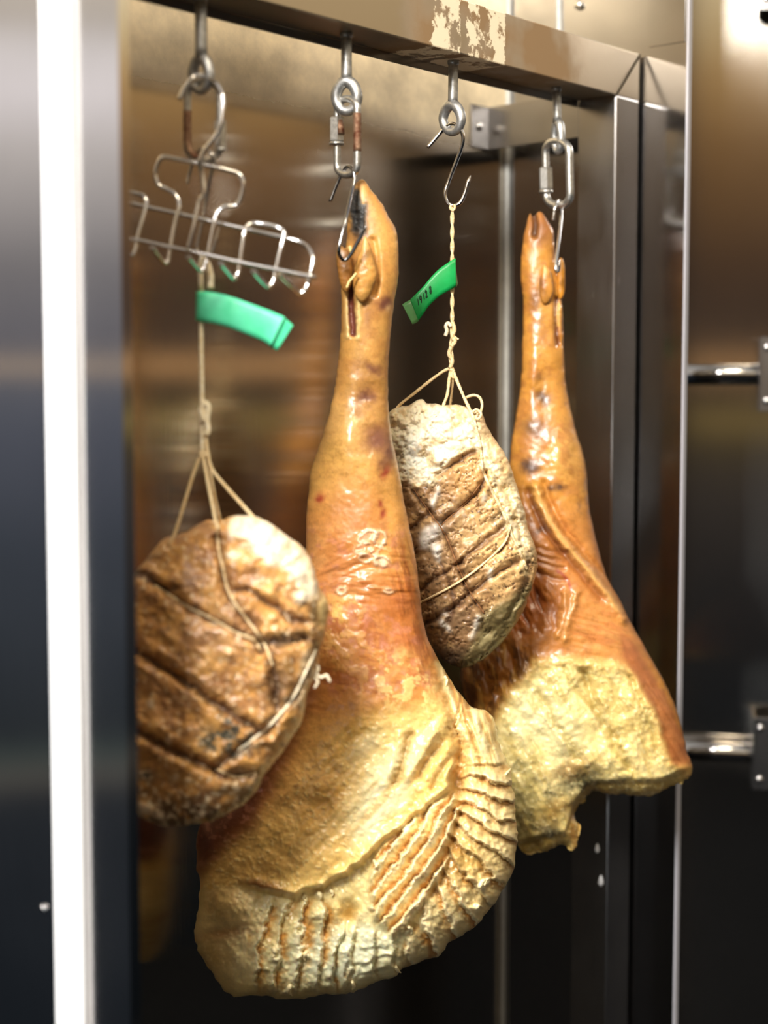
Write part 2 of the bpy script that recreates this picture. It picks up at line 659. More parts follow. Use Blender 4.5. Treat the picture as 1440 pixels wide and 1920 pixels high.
        for n_, (nm, mask, mt) in enumerate(specs):
            q = Q[lab == n_]
            if len(q) == 0:
                continue
            vid, inv = np.unique(q, return_inverse=True)
            inv = inv.reshape(q.shape)
            v = V[vid] - off
            # drop collapsed corners
            me = bpy.data.meshes.new(nm)
            me.vertices.add(len(v))
            me.vertices.foreach_set('co', v.astype(np.float32).ravel())
            me.loops.add(q.size)
            me.loops.foreach_set('vertex_index', inv.astype(np.int32).ravel())
            me.polygons.add(len(q))
            me.polygons.foreach_set('loop_start', np.arange(0, q.size, 4, dtype=np.int32))
            me.polygons.foreach_set('use_smooth', np.ones(len(q), bool))
            ca = me.attributes.new('Col', 'FLOAT_COLOR', 'POINT')
            ca.data.foreach_set('color', np.hstack([C[vid], np.ones((len(vid), 1))]).astype(np.float32).ravel())
            ra = me.attributes.new('Rgh', 'FLOAT', 'POINT')
            ra.data.foreach_set('value', R[vid].astype(np.float32))
            me.update(calc_edges=True)
            me.normals_split_custom_set_from_vertices(N[vid].astype(np.float32).tolist())
            made[nm] = link(nm, me, mt, root)
        return made

    def on(s, pts, lift=0.0, n=10):
        """Polyline of pixel spots laid on the front surface, lifted towards the viewer."""
        P = spline(pts, n)
        z = s.depth_at(P[:, 0], P[:, 1]) - lift
        u, w = ray(P[:, 0], P[:, 1])
        return np.stack([u * z, z, EYE + w * z], 1)


def saw(p, sharp=.18):
    f = p - np.floor(p)
    return np.where(f < 1 - sharp, f / (1 - sharp), (1 - f) / sharp), f


# ------------------------------------------------------------------ the steel enclosure, laid out along the hanging beam
H_UNDER = 0.384                       # underside of the beam above the eye
TH = math.radians(39.8)
BD = Vector((math.sin(TH), math.cos(TH), 0))       # along the beam, away from the viewer
FD = Vector((math.cos(TH), -math.sin(TH), 0))      # out of the enclosure, towards the viewer
u2, w2 = ray(649, 62)
Z2 = H_UNDER / float(w2)
B0 = Vector((float(u2) * Z2, Z2, 0))


def hook_s(px, py):
    """Distance along the beam of the point seen in pixel column px."""
    u = float(ray(px, py)[0])
    return (u * B0.y - B0.x) / (BD.x - u * BD.y)


def bp(s, t, z):
    """Beam frame: s along the beam, t out towards the viewer, z above the eye."""
    p = B0 + BD * s + FD * t
    return Vector((p.x, p.y, EYE + z))


def s_at(px, py, t):
    u = float(ray(px, py)[0])
    o = B0 + FD * t
    return (u * o.y - o.x) / (BD.x - u * BD.y)


def t_at(px, py, s):
    u = float(ray(px, py)[0])
    o = B0 + BD * s
    return (u * o.y - o.x) / (FD.x - u * FD.y)


HW = 0.03                                      # half the tube
SC = s_at(1156, 176, HW)                       # inner edge of the right post
SE = SC + 0.058
SR = SE + 0.008                                # inner face of the right side wall
TB = t_at(950, 400, SR)                        # back wall
TF = t_at(1284, 400, SR)                       # front end of the right side wall
FLOOR_Z = -EYE
UP = Vector((0, 0, 1))
top = 0.95

# left side wall: we look at its outer face
ZL = 1.36
SL = -0.36
for _ in range(20):
    o = B0 + BD * SL
    TL = t_at(230, 726, SL)
    zl = (o + FD * TL).y
    SL += (ZL - zl) * 0.5

wall_back = box('wall_back', bp(SR + .05, TB, FLOOR_Z), -BD * (SR + .05 - SL - .006), -FD * .03, UP * (EYE + top), M_WALL, kind='structure')
wall_right = box('wall_right', bp(SR, TB - .03, FLOOR_Z), FD * (TF - TB + .03), BD * .006, UP * (EYE + top), M_SIDE, kind='structure')
box('trim_1', bp(SR - .0012, TF, FLOOR_Z), FD * .003, BD * .0085, UP * (EYE + top), plain('bright_sheet_edge', rgb(196, 196, 205), 0.35, 0.35, 0.05, 30), kind='structure')
wall_left = box('wall_left', bp(SL, TL - .75, FLOOR_Z), FD * .75, BD * .012, UP * (EYE + top), M_LEFT, kind='structure')
# white edge strip on the outer face of the left wall
pA, pB = t_at(73, 726, SL), t_at(150, 726, SL)
tA, tB_ = t_at(84, 800, SL - .008), t_at(134, 800, SL - .008)
box('trim_2', bp(SL - .008, tA, FLOOR_Z), FD * (tB_ - tA), BD * .0075, UP * (EYE + top), M_WHITE, bevel=.003, kind='structure')
# sealant in the far corner
tube('trim_3', [bp(SR - .004, TB + .004, FLOOR_Z + .01), bp(SR - .004, TB + .004, 0), bp(SR - .004, TB + .004, top - .01)], .0042, M_CAULK, seg=8, kind='structure')
# lap seam of the side wall beyond the post
zs = 0.455
box('trim_4', bp(SR - .0022, SE * 0 + .04, zs), FD * (TF - .043), BD * .0025, UP * (top - zs), M_SIDE, kind='structure')

# far panel of the room on the right
pz = at(1262, 726, 2.50)
PD = Vector((math.sin(math.radians(79)), -math.cos(math.radians(79)), 0))
PN = Vector((-PD.y, PD.x, 0)) * -1
if PN.y > 0:
    PN = -PN
wall_far = box('wall_far', (pz.x, pz.y, 0), PD * 1.0, -PN * .03, UP * (EYE + top), M_PANEL, kind='structure')
floor = box('floor', (-1.6, -1.2, -.05), (3.6, 0, 0), (0, 4.6, 0), (0, 0, .05), M_FLOOR, kind='structure')


def panel_point(px, py, off=0.0):
    """Spot on the far panel seen at that pixel, lifted off it by `off`."""
    u, w = (float(v) for v in ray(px, py))
    o = Vector((pz.x, pz.y, 0)) + PN * off
    s = (u * o.y - o.x) / (PD.x - u * PD.y)
    q = o + PD * s
    return Vector((q.x, q.y, EYE + w * q.y)), s


# bumper rails with end brackets on the far panel
rail_labels = ['high steel rail whose bracket corner shows in the top right corner',
               'round steel rail at mid height on the far wall, ending in a bolted bracket',
               'round steel rail low on the far wall beside the tip of the rear ham']
for k, (py, ppx, lab) in enumerate(((-52, 1424, rail_labels[0]), (702, 1424, rail_labels[1]), (1412, 1411, rail_labels[2]))):
    c, s1 = panel_point(ppx + 6, py, .028)
    R = thing('wall_rail', lab, 'rail', (c.x, c.y, c.z), 'bumper rails on the far wall')
    a = c - PD * (s1 - .015)
    tube('tube', [a, (a + c) / 2, c + PD * .08], .0155, M_ROD, R, seg=24)
    hz = .056
    pc, ps = panel_point(ppx, py, .05)
    plate = box('bracket_plate', pc - UP * hz, PD * .11, PN * .004, UP * 2 * hz, M_POST, R, bevel=.001, seg=1)
    box('bracket_web', pc - UP * hz + PN * -.049, PD * .004, PN * .049, UP * 2 * hz, M_POST, R, bevel=.0008, seg=1)
    for dz in (-.04, .04):
        bolt_head('bolt', pc + PD * .011 + UP * dz + PN * .004, PN, .0055, .004, M_ROD, R)

# ------------------------------------------------------------------ hanging frame: beam, post, wall bracket
m, nt, b = new_mat('stained_beam_steel')
L = nt.links.new
uv = node(nt, 'ShaderNodeUVMap', uv_map='UVMap')
tg = node(nt, 'ShaderNodeTangent', direction_type='UV_MAP', uv_map='UVMap')
L(tg.outputs[0], b.inputs['Tangent'])
sep = node(nt, 'ShaderNodeSeparateXYZ')
L(uv.outputs[0], sep.inputs[0])
ns = node(nt, 'ShaderNodeTexNoise', Scale=34.0, Detail=7.0, Roughness=0.68)
L(uv.outputs[0], ns.inputs['Vector'])
nb_ = node(nt, 'ShaderNodeTexNoise', Scale=11.0, Detail=3.0)
L(uv.outputs[0], nb_.inputs['Vector'])


def band(a, b2, soft=.004):
    r = node(nt, 'ShaderNodeMapRange', interpolation_type='SMOOTHSTEP')
    r.inputs['From Min'].default_value = a - soft
    r.inputs['From Max'].default_value = a + soft
    q = node(nt, 'ShaderNodeMapRange', interpolation_type='SMOOTHSTEP')
    q.inputs['From Min'].default_value = b2 - soft
    q.inputs['From Max'].default_value = b2 + soft
    q.inputs['To Min'].default_value = 1
    q.inputs['To Max'].default_value = 0
    L(wob, r.inputs[0])
    L(wob, q.inputs[0])
    mm = node(nt, 'ShaderNodeMath', operation='MULTIPLY')
    L(r.outputs[0], mm.inputs[0])
    L(q.outputs[0], mm.inputs[1])
    return mm.outputs[0]


def mth(op, a, b2):
    n = node(nt, 'ShaderNodeMath', operation=op)
    for i, v in enumerate((a, b2)):
        if isinstance(v, (int, float)):
            n.inputs[i].default_value = v
        else:
            L(v, n.inputs[i])
    return n.outputs[0]


w_ = node(nt, 'ShaderNodeMath', operation='MULTIPLY_ADD')
L(ns.outputs[0], w_.inputs[0])
w_.inputs[1].default_value = .05
w_.inputs[2].default_value = -.025
w2_ = node(nt, 'ShaderNodeMath', operation='ADD')
L(w_.outputs[0], w2_.inputs[0])
L(sep.outputs[0], w2_.inputs[1])
wob = w2_.outputs[0]
S0 = SL + .012                                  # beam starts at the left wall
us = lambda px, py: s_at(px, py, HW) - S0
r1 = band(us(808, 60), us(866, 60))
r2 = band(us(876, 60), us(950, 70))
r3 = band(us(985, 90), us(1045, 110), .012)
patch = mth('ADD', mth('ADD', r1, r2), mth('MULTIPLY', r3, .55))
thr = node(nt, 'ShaderNodeMapRange')
thr.inputs['From Min'].default_value = .44
thr.inputs['From Max'].default_value = .49
L(mth('SUBTRACT', ns.outputs[0], mth('MULTIPLY', mth('SUBTRACT', 1.0, patch), .5)), thr.inputs[0])
paper = mth('MULTIPLY', thr.outputs[0], mth('MINIMUM', patch, 1.0))
stain_z = band(us(770, 60), us(1085, 130), .03)
sr = node(nt, 'ShaderNodeMapRange')
sr.inputs['From Min'].default_value = .3
sr.inputs['From Max'].default_value = .55
L(nb_.outputs[0], sr.inputs[0])
stain = mth('MULTIPLY', stain_z, sr.outputs[0])
mxa = node(nt, 'ShaderNodeMix', data_type='RGBA')
mxa.inputs[6].default_value = (0.54, 0.46, 0.35, 1)
mxa.inputs[7].default_value = rgb(150, 122, 88)
L(stain, mxa.inputs[0])
mxb = node(nt, 'ShaderNodeMix', data_type='RGBA')
mxb.inputs[7].default_value = rgb(236, 220, 190)
L(mxa.outputs[2], mxb.inputs[6])
L(paper, mxb.inputs[0])
L(mxb.outputs[2], b.inputs['Base Color'])
L(mth('SUBTRACT', 1.0, mth('MAXIMUM', paper, mth('MULTIPLY', stain, .55))), b.inputs['Metallic'])
L(mth('ADD', .34, mth('MULTIPLY', mth('MAXIMUM', paper, stain), .3)), b.inputs['Roughness'])
b.inputs['Anisotropic'].default_value = .5
M_BEAM = m

frame = thing('hanging_frame', 'square steel tube frame with a hanging beam and a right hand post around the opening', 'frame', bp(SC, 0, FLOOR_Z))
BT = H_UNDER + .062
box('beam', bp(S0, -HW, H_UNDER), BD * (SE - S0), FD * 2 * HW, UP * .062, M_BEAM, frame, bevel=.0016)
box('beam_lip', bp(S0, -HW - .003, H_UNDER - .009), BD * (SC - S0), FD * .003, UP * .045, M_POST, frame)
box('post', bp(SC, -HW, FLOOR_Z), BD * (SE - SC), FD * 2 * HW, UP * (EYE + H_UNDER), M_POST, frame, bevel=.0022)
# mitre weld between the beam and the post
tube('weld', [bp(SC, HW + .0004, H_UNDER + .001), bp((SC + SE) / 2, HW + .0008, H_UNDER + .031), bp(SE, HW + .0004, BT - .001)], .0011, M_POST, frame, seg=6)
# angle bracket from the back wall to the post
sb = s_at(915, 240, TB + .004)
zb0, zb1 = .335, .394
arm0, arm1 = bp(sb, TB + .004, zb0), bp(SC + .002, -HW, zb0)
d = arm1 - arm0
nrm = Vector((-d.y, d.x, 0)).normalized() * .004
br = box('bracket_arm', arm0, d, nrm, UP * (zb1 - zb0), M_POST, frame, bevel=.0008)
sf = s_at(882, 240, TB + .002)
box('bracket_flange', bp(sf, TB + .0006, zb0), BD * (sb - sf + .004), FD * .004, UP * (zb1 - zb0), M_POST, frame, bevel=.0008)
bolt_head('bolt', bp((sf * .55 + sb * .45), TB + .0046, (zb0 + zb1) / 2), FD, .0058, .004, M_ROD, frame)

# little things on the walls
ps = SR - .0024
tt = t_at(1085, 10, ps)
q = bp(ps, tt, 0)
w = float(ray(1085, 10)[1]) * q.y
tag(bolt_head('bolt', (q.x, q.y, EYE + w), -BD, .0062, .005, M_ROD), 'small domed bolt head on the steel wall above the right end of the beam', 'bolt')
tt = t_at(82, 1702, SL - .0005)
q = bp(SL - .0005, tt, 0)
w = float(ray(82, 1702)[1]) * q.y
tag(bolt_head('bolt', (q.x, q.y, EYE + w), -BD, .0035, .003, M_ROD), 'blurred bolt head low on the steel wall left of the white strip', 'bolt')
tt = t_at(1047, 20, ps)
q = bp(ps, tt, 0)
w0 = float(ray(1047, 70)[1]) * q.y
tag(tube('sealant_run', [(q.x, q.y, EYE + top - .01), (q.x, q.y, EYE + w0 + .08), (q.x + .001, q.y, EYE + w0 + .012), (q.x - .001, q.y, EYE + w0 - .02)], [.003, .0035, .0042, .006], M_CAULK, seg=8),
    'white sealant run dripping down the steel wall above the beam', 'sealant')
for (px, py, r, lab) in ((1120, 1591, .0042, 'upper of two bright water drops on the inner side of the right post'), (1127, 1652, .005, 'lower of two bright water drops on the inner side of the right post')):
    t_ = t_at(px, py, SC)
    q = bp(SC - .0002, t_, 0)
    w = float(ray(px, py)[1]) * q.y
    pts = [(q.x, q.y, EYE + w + r * 1.6), (q.x, q.y, EYE + w + r * .6), (q.x, q.y, EYE + w - r * .5), (q.x, q.y, EYE + w - r * 1.4)]
    tag(tube('water_drop', pts, [r * .2, r * .55, r * .8, r * .25], M_WHITE, seg=10), lab, 'drop', 'water drops on the post')
# ------------------------------------------------------------------ hooks, links and hangers under the beam
ZH = []
for px, py in ((377, 60), (649, 62), (850, 113), (1043, 163)):
    ZH.append(bp(hook_s(px, py), 0, 0).y)


def to3(pts, Z, dep=None):
    """Pixel spots (x, y[, push in metres towards the viewer]) at distance Z."""
    out = []
    for p in pts:
        z = Z - (p[2] if len(p) > 2 else 0.0)
        out.append(tuple(at(p[0], p[1], z)))
    return np.array(out)


def wire(name, pts, Z, rpx, mat, parent=None, n=6, closed=False, seg=10, straight=False):
    P = np.array([tuple(p) + ((0.0,) if len(p) == 2 else ()) for p in pts], float)
    S = P if straight else spline(P, n, closed)
    return tube(name, to3(S, Z), rpx * Z / F, mat, parent, seg, closed)


bolt_where = ['blurred grey eye bolt nearest the viewer, above the wire hanger',
              'grey eye bolt above the front ham leg, holding a rusty link',
              'grey eye bolt with an open pointed hook straight through its ring',
              'grey eye bolt seen edge on, nearest the right post']
rings = [(377, 139, 16, 31, 9.5, .0004, 377, 100), (650, 181, 20, 28, 10, .0002, 649.5, 62), (848, 222, 17, 25.5, 9, .0006, 850, 113), (1046, 256, 6.5, 27, 7.5, .0011, 1043.5, 163)]
for i, (cx, cy, rx, ry, tr, sl, sx, sy) in enumerate(rings):
    Z = ZH[i]
    E_ = thing('eye_bolt', bolt_where[i], 'eye bolt', bp(hook_s(sx, sy), 0, H_UNDER), 'eye bolts under the beam')
    topp = bp(hook_s(sx, sy), 0, H_UNDER + .0005)
    low = at(cx + (sx - cx) * .5, cy - ry + tr * .2, Z)
    rs = (11.5, 10, 9.2, 8)[i] * Z / F
    mid = topp.lerp(low, .82)
    tube('shank', [topp, topp.lerp(low, .4), mid, low], [rs, rs, rs, rs * 1.05], M_GALV, E_, seg=18)
    pts = []
    for k in range(32):
        a = 2 * math.pi * k / 32
        x = cx + rx * math.sin(a) * (1 - .16 * max(0, math.cos(a)))
        y = cy - ry * math.cos(a)
        pts.append((x, y, (x - cx) * sl))
    rad = [tr * (1 + .12 * math.cos(2 * math.pi * k / 32)) * Z / F for k in range(32)]
    tube('eye', to3(pts, Z), np.array(rad), M_GALV, E_, seg=14, closed=True)
    # thread collar where the shank enters the beam
    tube('collar', [topp, topp - UP * .004, topp - UP * .006], [rs * 1.18, rs * 1.18, rs * 1.0], M_GALV, E_, seg=18)


def quick_link(label, Z, xl, xr, yt, yb, r, sleeve, sl, body_mat, sleeve_mat, tilt=0.0, extra=None, lean=0.0):
    Q = thing('quick_link', label, 'quick link', tuple(at((xl + xr) / 2, yt, Z)), 'screw links under the eye bolts')
    w = (xr - xl) / 2
    cx = (xl + xr) / 2
    pts = []
    for k in range(13):
        a = math.pi * k / 12
        pts.append((cx - w * math.cos(a), yt + w * .95 - w * .95 * math.sin(a)))
    pts = [(x, y) for x, y in pts]
    for k in range(13):
        a = math.pi * k / 12
        pts.append((cx + w * math.cos(a), yb - w * .95 + w * .95 * math.sin(a)))
    full = []
    for i in range(len(pts)):
        a, b2 = np.array(pts[i]), np.array(pts[(i + 1) % len(pts)])
        m_ = max(1, int(np.linalg.norm(b2 - a) / 6))
        full += [tuple(a + (b2 - a) * k / m_) for k in range(m_)]
    full = [(x + lean * (y - yt) / 100, y, (x - cx) * sl) for x, y in full]
    tube('link', to3(full, Z), r * Z / F, body_mat, Q, seg=14, closed=True)
    sx, y0, y1, sr = sleeve
    sp = [(sx + lean * (y - yt) / 100, y, (sx - cx) * sl) for y in (y0, y0 + 2, y1 - 4, y1)]
    tube('sleeve', to3(sp, Z), np.array([sr * .86, sr, sr, sr * .9]) * Z / F, sleeve_mat, Q, seg=6, smooth=False)
    cp = [(sx + lean * (y - yt) / 100, y, (sx - cx) * sl) for y in (y1 - 1, y1 + 4)]
    tube('thread_collar', to3([cp[0], cp[0][:0] + ((cp[0][0] + cp[1][0]) / 2, (cp[0][1] + cp[1][1]) / 2, cp[0][2]), cp[1]], Z), sr * .98 * Z / F, sleeve_mat, Q, seg=16)
    if extra:
        for e in extra:
            ep = [(x + lean * (y - yt) / 100, y, (x - cx) * sl) for x, y in e]
            tube('rust_patch', to3(ep, Z), (r + .35) * Z / F, M_RUST, Q, seg=14)
    return Q


quick_link('half rusted screw link in the nearest eye bolt, above the wire hanger', ZH[0], 351, 413, 150, 302, 7.2, (413, 226, 279, 11.5), .00022, M_LINK, M_LINK,
           extra=[[(351, y) for y in range(208, 272, 8)] + [(352.5, 276), (356, 285), (363, 293), (372, 299)]])
quick_link('rust speckled screw link above the front ham leg, sleeve on its left', ZH[1], 632, 670, 185, 328, 7.0, (631, 220, 268, 14), .0006, M_LINK, M_LINK,
           extra=[[(670, y) for y in range(212, 292, 8)], [(626.5 + 9, 226), (638, 240), (639, 252)]])
quick_link('clean zinc screw link above the rear ham leg beside the post', ZH[3], 1022, 1067, 264, 386, 7.2, (1022, 314, 358, 13), .0009, M_LINK, M_LINK, lean=2.0)


def c1(pts):
    return [(200 + p[0] / 3.4286, p[1] / 3.4286) + tuple(p[2:]) for p in pts]


def s_hook(label, Z, pts, r, tip=True, mat=None):
    P = np.array([tuple(p) + ((0.0,) if len(p) == 2 else ()) for p in pts], float)
    S = spline(P, 7)
    rad = np.full(len(S), r * Z / F)
    if tip:
        rad[-5:] = np.linspace(1, .25, 5) * r * Z / F
    o = tube('s_hook', to3(S, Z), rad, mat or M_ROD, None, 12)
    return tag(o, label, 'hook', 'S hooks on the links')


s_hook('thin steel S hook behind the wire hanger, over the half rusted link', ZH[0],
       c1([(518, 1180, -.012), (532, 1120, -.012), (550, 1055, -.010), (580, 985, -.004), (625, 950, .004), (670, 985, .010), (692, 1040, .009), (672, 1110, .004), (640, 1280, 0), (615, 1420, 0), (588, 1545, 0), (578, 1600, 0), (603, 1655, 0), (650, 1648, 0), (690, 1590, 0), (722, 1462, 0)]), 3.2)
s_hook('dark steel S hook piercing the foot of the front ham', ZH[1],
       [(619, 378, -.010), (629, 352, -.010), (640, 328, -.008), (651, 312, .002), (661, 318, .009), (664.5, 336, .012), (659, 361, .020), (649, 409, .045), (637, 458, .054), (636, 476, .052), (645, 488, .047), (657, 478, .048), (670, 455, .052), (687, 423, .058)], 3.5, mat=M_DARKROD)
s_hook('polished S hook with open spear point, holding the twine of the right roast', ZH[2],
       [(802, 277, -.008), (818, 258, -.008), (834, 240, -.006), (849, 232, .003), (862, 240, .008), (868.5, 258, .008), (864, 280, .006), (855, 304, .003), (842, 338, 0), (834.5, 362, 0), (838, 379, 0), (850, 386, 0), (863, 380, 0), (871, 364, 0), (876, 347, 0), (882.5, 329, 0)], 3.6)
s_hook('bright narrow S hook through the foot of the rear ham', ZH[3],
       [(1037.5, 413, .014), (1039, 400, .014), (1041, 388, .013), (1045, 377, .004), (1050, 378, -.010), (1052.5, 395, -.004), (1051, 420, .012), (1046, 465, .036), (1042, 498, .050), (1043.5, 509, .052), (1047, 506, .054), (1050, 486, .056)], 3.1, mat=M_WIRE)

# wire comb hanger (bent wire with prongs), hooked straight into the nearest eye bolt
ZW = ZH[0] - .012
hang = thing('wire_hanger', 'bent wire comb hanger with upturned prongs, tilted down to the right', 'hanger', tuple(at(380, 300, ZW)))
wires = {
    'front_rail': [(-420, 1405, .010), (40, 1510, .010), (410, 1590, .010), (650, 1640, .010), (850, 1685, .010), (1075, 1730, .010), (1345, 1785, .010)],
    'back_rail': [(-420, 1175, -.012), (70, 1290, -.012), (250, 1330, -.012), (480, 1380, -.012), (700, 1430, -.012), (900, 1475, -.012), (1140, 1528, -.012), (1250, 1560, -.009), (1308, 1615, 0), (1325, 1690, .006), (1300, 1790, .008), (1292, 1830, .008), (1268, 1872, .010), (1240, 1885, .012), (1200, 1850, .024), (1110, 1760, .046)],
    'arch': [(-260, 1440, .008), (-215, 1200, 0), (-165, 1155, -.002), (-100, 1165, -.002), (70, 1220, -.002), (180, 1243, -.002), (235, 1262, 0), (253, 1310, .002), (228, 1420, .006), (197, 1540, .008), (187, 1600, .009), (165, 1640, .011), (138, 1632, .014), (75, 1550, .040)],
    'handle': [(290, 1590, .040), (360, 1682, .014), (378, 1692, .011), (396, 1672, .009), (412, 1585, .008), (440, 1430, .006), (466, 1325, .004), (440, 1252, .002), (382, 1215, 0), (332, 1188, 0), (312, 1125, 0), (325, 1060, 0), (350, 1018, 0), (390, 1012, 0), (620, 1060, .004), (820, 1106, 0), (868, 1145, 0), (876, 1205, 0), (855, 1290, 0), (820, 1326, 0), (765, 1330, .002), (712, 1368, .004), (690, 1440, .006), (650, 1640, .008), (638, 1692, .009), (612, 1742, .011), (585, 1725, .016), (520, 1650, .040)],
    'loop': [(730, 1690, .040), (800, 1775, .014), (822, 1788, .011), (845, 1755, .009), (857, 1685, .008), (880, 1520, .006), (900, 1460, .003), (940, 1436, 0), (1020, 1443, 0), (1105, 1464, 0), (1140, 1502, .003), (1124, 1580, .006), (1085, 1740, .008), (1074, 1800, .009), (1048, 1840, .011), (1015, 1828, .016), (940, 1740, .040)],
    'hook_wire': [(522, 1605, .012), (560, 1460, .012), (595, 1300, .010), (624, 1245, .010), (612, 1120, .010), (600, 1045, .012), (618, 985, .012), (660, 925, .012), (712, 855, .012), (738, 780, .012), (748, 640, .010), (722, 570, .006), (688, 525, .002), (632, 492, -.004), (565, 490, .010), (503, 560, .014), (465, 640, .016)],
}
for nm, pts in wires.items():
    wire(nm, c1(pts), ZW, 4.2 if nm != 'front_rail' else 3.9, M_WIRE, hang, n=7, seg=10)
# ------------------------------------------------------------------ front ham leg
def front_ham():
    Z = ZH[1] + .012
    poly = [(671, 340), (683, 337), (698, 359), (716, 382), (731, 411), (744, 436), (747, 489), (746, 525), (740, 559), (734, 607), (728, 683), (727, 722), (729, 767), (734, 815), (743, 858), (751, 900),
            (762, 960), (770, 1000), (778, 1040), (785, 1090), (790, 1140), (800, 1190), (821, 1235), (840, 1267), (858, 1295), (876, 1317), (893, 1329), (913, 1334), (927, 1350), (933, 1382), (938, 1402), (954, 1437),
            (963, 1478), (966, 1528), (970, 1570), (966, 1606), (959, 1638), (936, 1678), (913, 1712), (881, 1744), (846, 1764), (826, 1790), (789, 1803), (752, 1817), (739, 1831), (707, 1840), (670, 1858),
            (633, 1863), (578, 1870), (537, 1874), (491, 1867), (439, 1867), (418, 1854), (400, 1828), (377, 1794), (365, 1762), (365, 1739), (372, 1698), (376, 1660), (369, 1625), (368, 1580), (384, 1530),
            (430, 1470), (478, 1390), (520, 1300), (552, 1200), (568, 1100), (573, 1040), (574, 980), (578, 930), (580, 900), (583, 879), (595, 846), (607, 809), (618, 773), (627, 728), (633, 683), (638, 637),
            (640, 592), (640, 562), (640, 520), (646, 478), (650, 440), (653, 405), (658, 372), (664, 350)]
    r = Relief(poly, 2.2, Z, hm=185, kf=.92, kb=.62, rough=1.4, rscale=9, seed=3, smooth=5, ragged=(1250, 1450, 2.8))
    X, Y = r.X, r.Y
    n = r.n
    big, med, fin = n(70, 1), n(22, 2), n(8, 3)
    fib = n(9, 4, 4, 7, 80)
    # --- skin colours down the leg
    r.mix(1 + 0 * X, (192, 138, 66), .40)
    r.mix(sm(Y, 330, 380) * (1 - sm(Y, 560, 640)), (188, 132, 62), .42)
    r.mix(.8 * r.blob(700, 470, 34, 90), (206, 152, 80))
    r.mix(.9 * r.line([(742, 440), (744, 520), (736, 580)], 8), (212, 160, 84))
    r.mix(.8 * r.blob(690, 650, 40, 80), (204, 152, 84))
    r.mix(.5 * sm(med, .45, .7) * (Y < 900), (170, 112, 52))
    r.mix(.8 * r.blob(655, 800, 45, 70), (222, 172, 104), .36)
    r.mix(.9 * r.blob(640, 880, 60, 70), (222, 170, 88), .36)
    r.mix(.7 * r.blob(600, 960, 26, 80), (196, 146, 74))
    r.mix(.75 * sm(Y, 900, 1000) * (1 - sm(Y, 1330, 1420)), (200, 126, 62), .40)
    r.mix(.6 * r.blob(665, 940, 50, 60), (192, 120, 66))
    r.mix(.5 * r.blob(640, 1080, 60, 60), (206, 128, 78))
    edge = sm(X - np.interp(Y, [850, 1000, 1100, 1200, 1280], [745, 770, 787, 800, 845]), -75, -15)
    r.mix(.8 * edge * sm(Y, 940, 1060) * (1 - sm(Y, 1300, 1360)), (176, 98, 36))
    r.mix(.7 * sm(X, 700, 735) * sm(Y, 850, 900) * (1 - sm(Y, 1050, 1120)) * sm(n(12, 6, 3, 6, 80), .3, .6), (214, 152, 74))
    r.mix(.55 * r.blob(730, 1140, 60, 50), (158, 82, 36))
    r.mix(.7 * sm(n(16, 7, 4, 5, 12), .5, .66) * sm(Y, 1060, 1120) * (1 - sm(Y, 1340, 1420)), (160, 88, 42))
    r.mix(.5 * sm(n(30, 8), .5, .7) * sm(Y, 940, 1000) * (1 - sm(Y, 1300, 1400)), (222, 160, 96))
    r.mix(.45 * sm(n(20, 9), .55, .7) * sm(Y, 960, 1020) * (1 - sm(Y, 1280, 1340)), (190, 120, 104))
    r.mix(.85 * sm(Y, 1290, 1380) * (X > 400), (216, 160, 84))
    # bruises on the shin
    for x, y, a, b_, ang, s_ in ((686, 744, 20, 16, 0, .95), (700, 690, 20, 12, 20, .8), (722, 570, 13, 17, 15, 1.0), (708, 822, 26, 28, 0, .9), (728, 850, 10, 26, 0, .9), (716, 870, 8, 12, 0, .6), (668, 770, 12, 10, 0, .3), (690, 600, 10, 26, 0, .35)):
        r.mix(s_ * r.blob(x, y, a, b_, ang, 9), (104, 60, 46))
    for x, y, a, b_ in ((602, 934, 7, 9), (722, 886, 6, 12), (714, 945, 4, 6), (717, 963, 4, 8), (676, 1508, 8, 7)):
        r.mix(.85 * r.blob(x, y, a, b_, 20, 5), (140, 44, 30))
    # waxy flakes and yellow grease on the thigh
    fl = sm(n(17, 11, 4), .56, .62)
    r.mix(.6 * fl * r.blob(640, 1180, 60, 90, 0, 10, 2), (230, 176, 96), .5)
    r.mix(.8 * fl * r.blob(760, 1290, 90, 60, 30, 10, 2), (230, 192, 116), .5)
    r.mix(.8 * sm(n(14, 12), .5, .58) * r.blob(630, 1150, 22, 26), (236, 196, 104))
    ring = np.abs(n(16, 13, 2) - .5)
    r.mix(.85 * sm(.05 - ring, 0, .05) * r.blob(695, 1025, 34, 34, 0, 4, 2), (236, 205, 176), .5)
    r.mix(.55 * r.blob(690, 1000, 18, 10, -20), (226, 186, 150))
    r.mix(.9 * r.blob(717, 1052, 12, 8, -20, 3), (242, 220, 190), .55)
    r.mix(.8 * r.blob(728, 1107, 9, 4, 0, 3), (228, 186, 140))
    for cx_, cy_, rx_, ry_, an in ((690, 1006, 18, 9, -15), (684, 1028, 20, 10, -10), (712, 1012, 12, 14, 0), (690, 1046, 14, 9, 0), (717, 1052, 13, 9, 0), (728, 1107, 10, 4, 0), (640, 1108, 8, 6, 0)):
        a_ = np.linspace(0, 2 * math.pi, 17)
        c_, s_ = math.cos(math.radians(an)), math.sin(math.radians(an))
        loop = [(cx_ + rx_ * math.cos(t) * c_ - ry_ * math.sin(t) * s_, cy_ + rx_ * math.cos(t) * s_ + ry_ * math.sin(t) * c_) for t in a_]
        m_ = r.line(loop, 2.6, 4) * sm(fin, .25, .5)
        r.mix(.8 * m_, (240, 212, 180), .5)
        r.mix(.3 * r.blob(cx_, cy_, rx_, ry_, an, 3, 2), (226, 180, 146), .45)
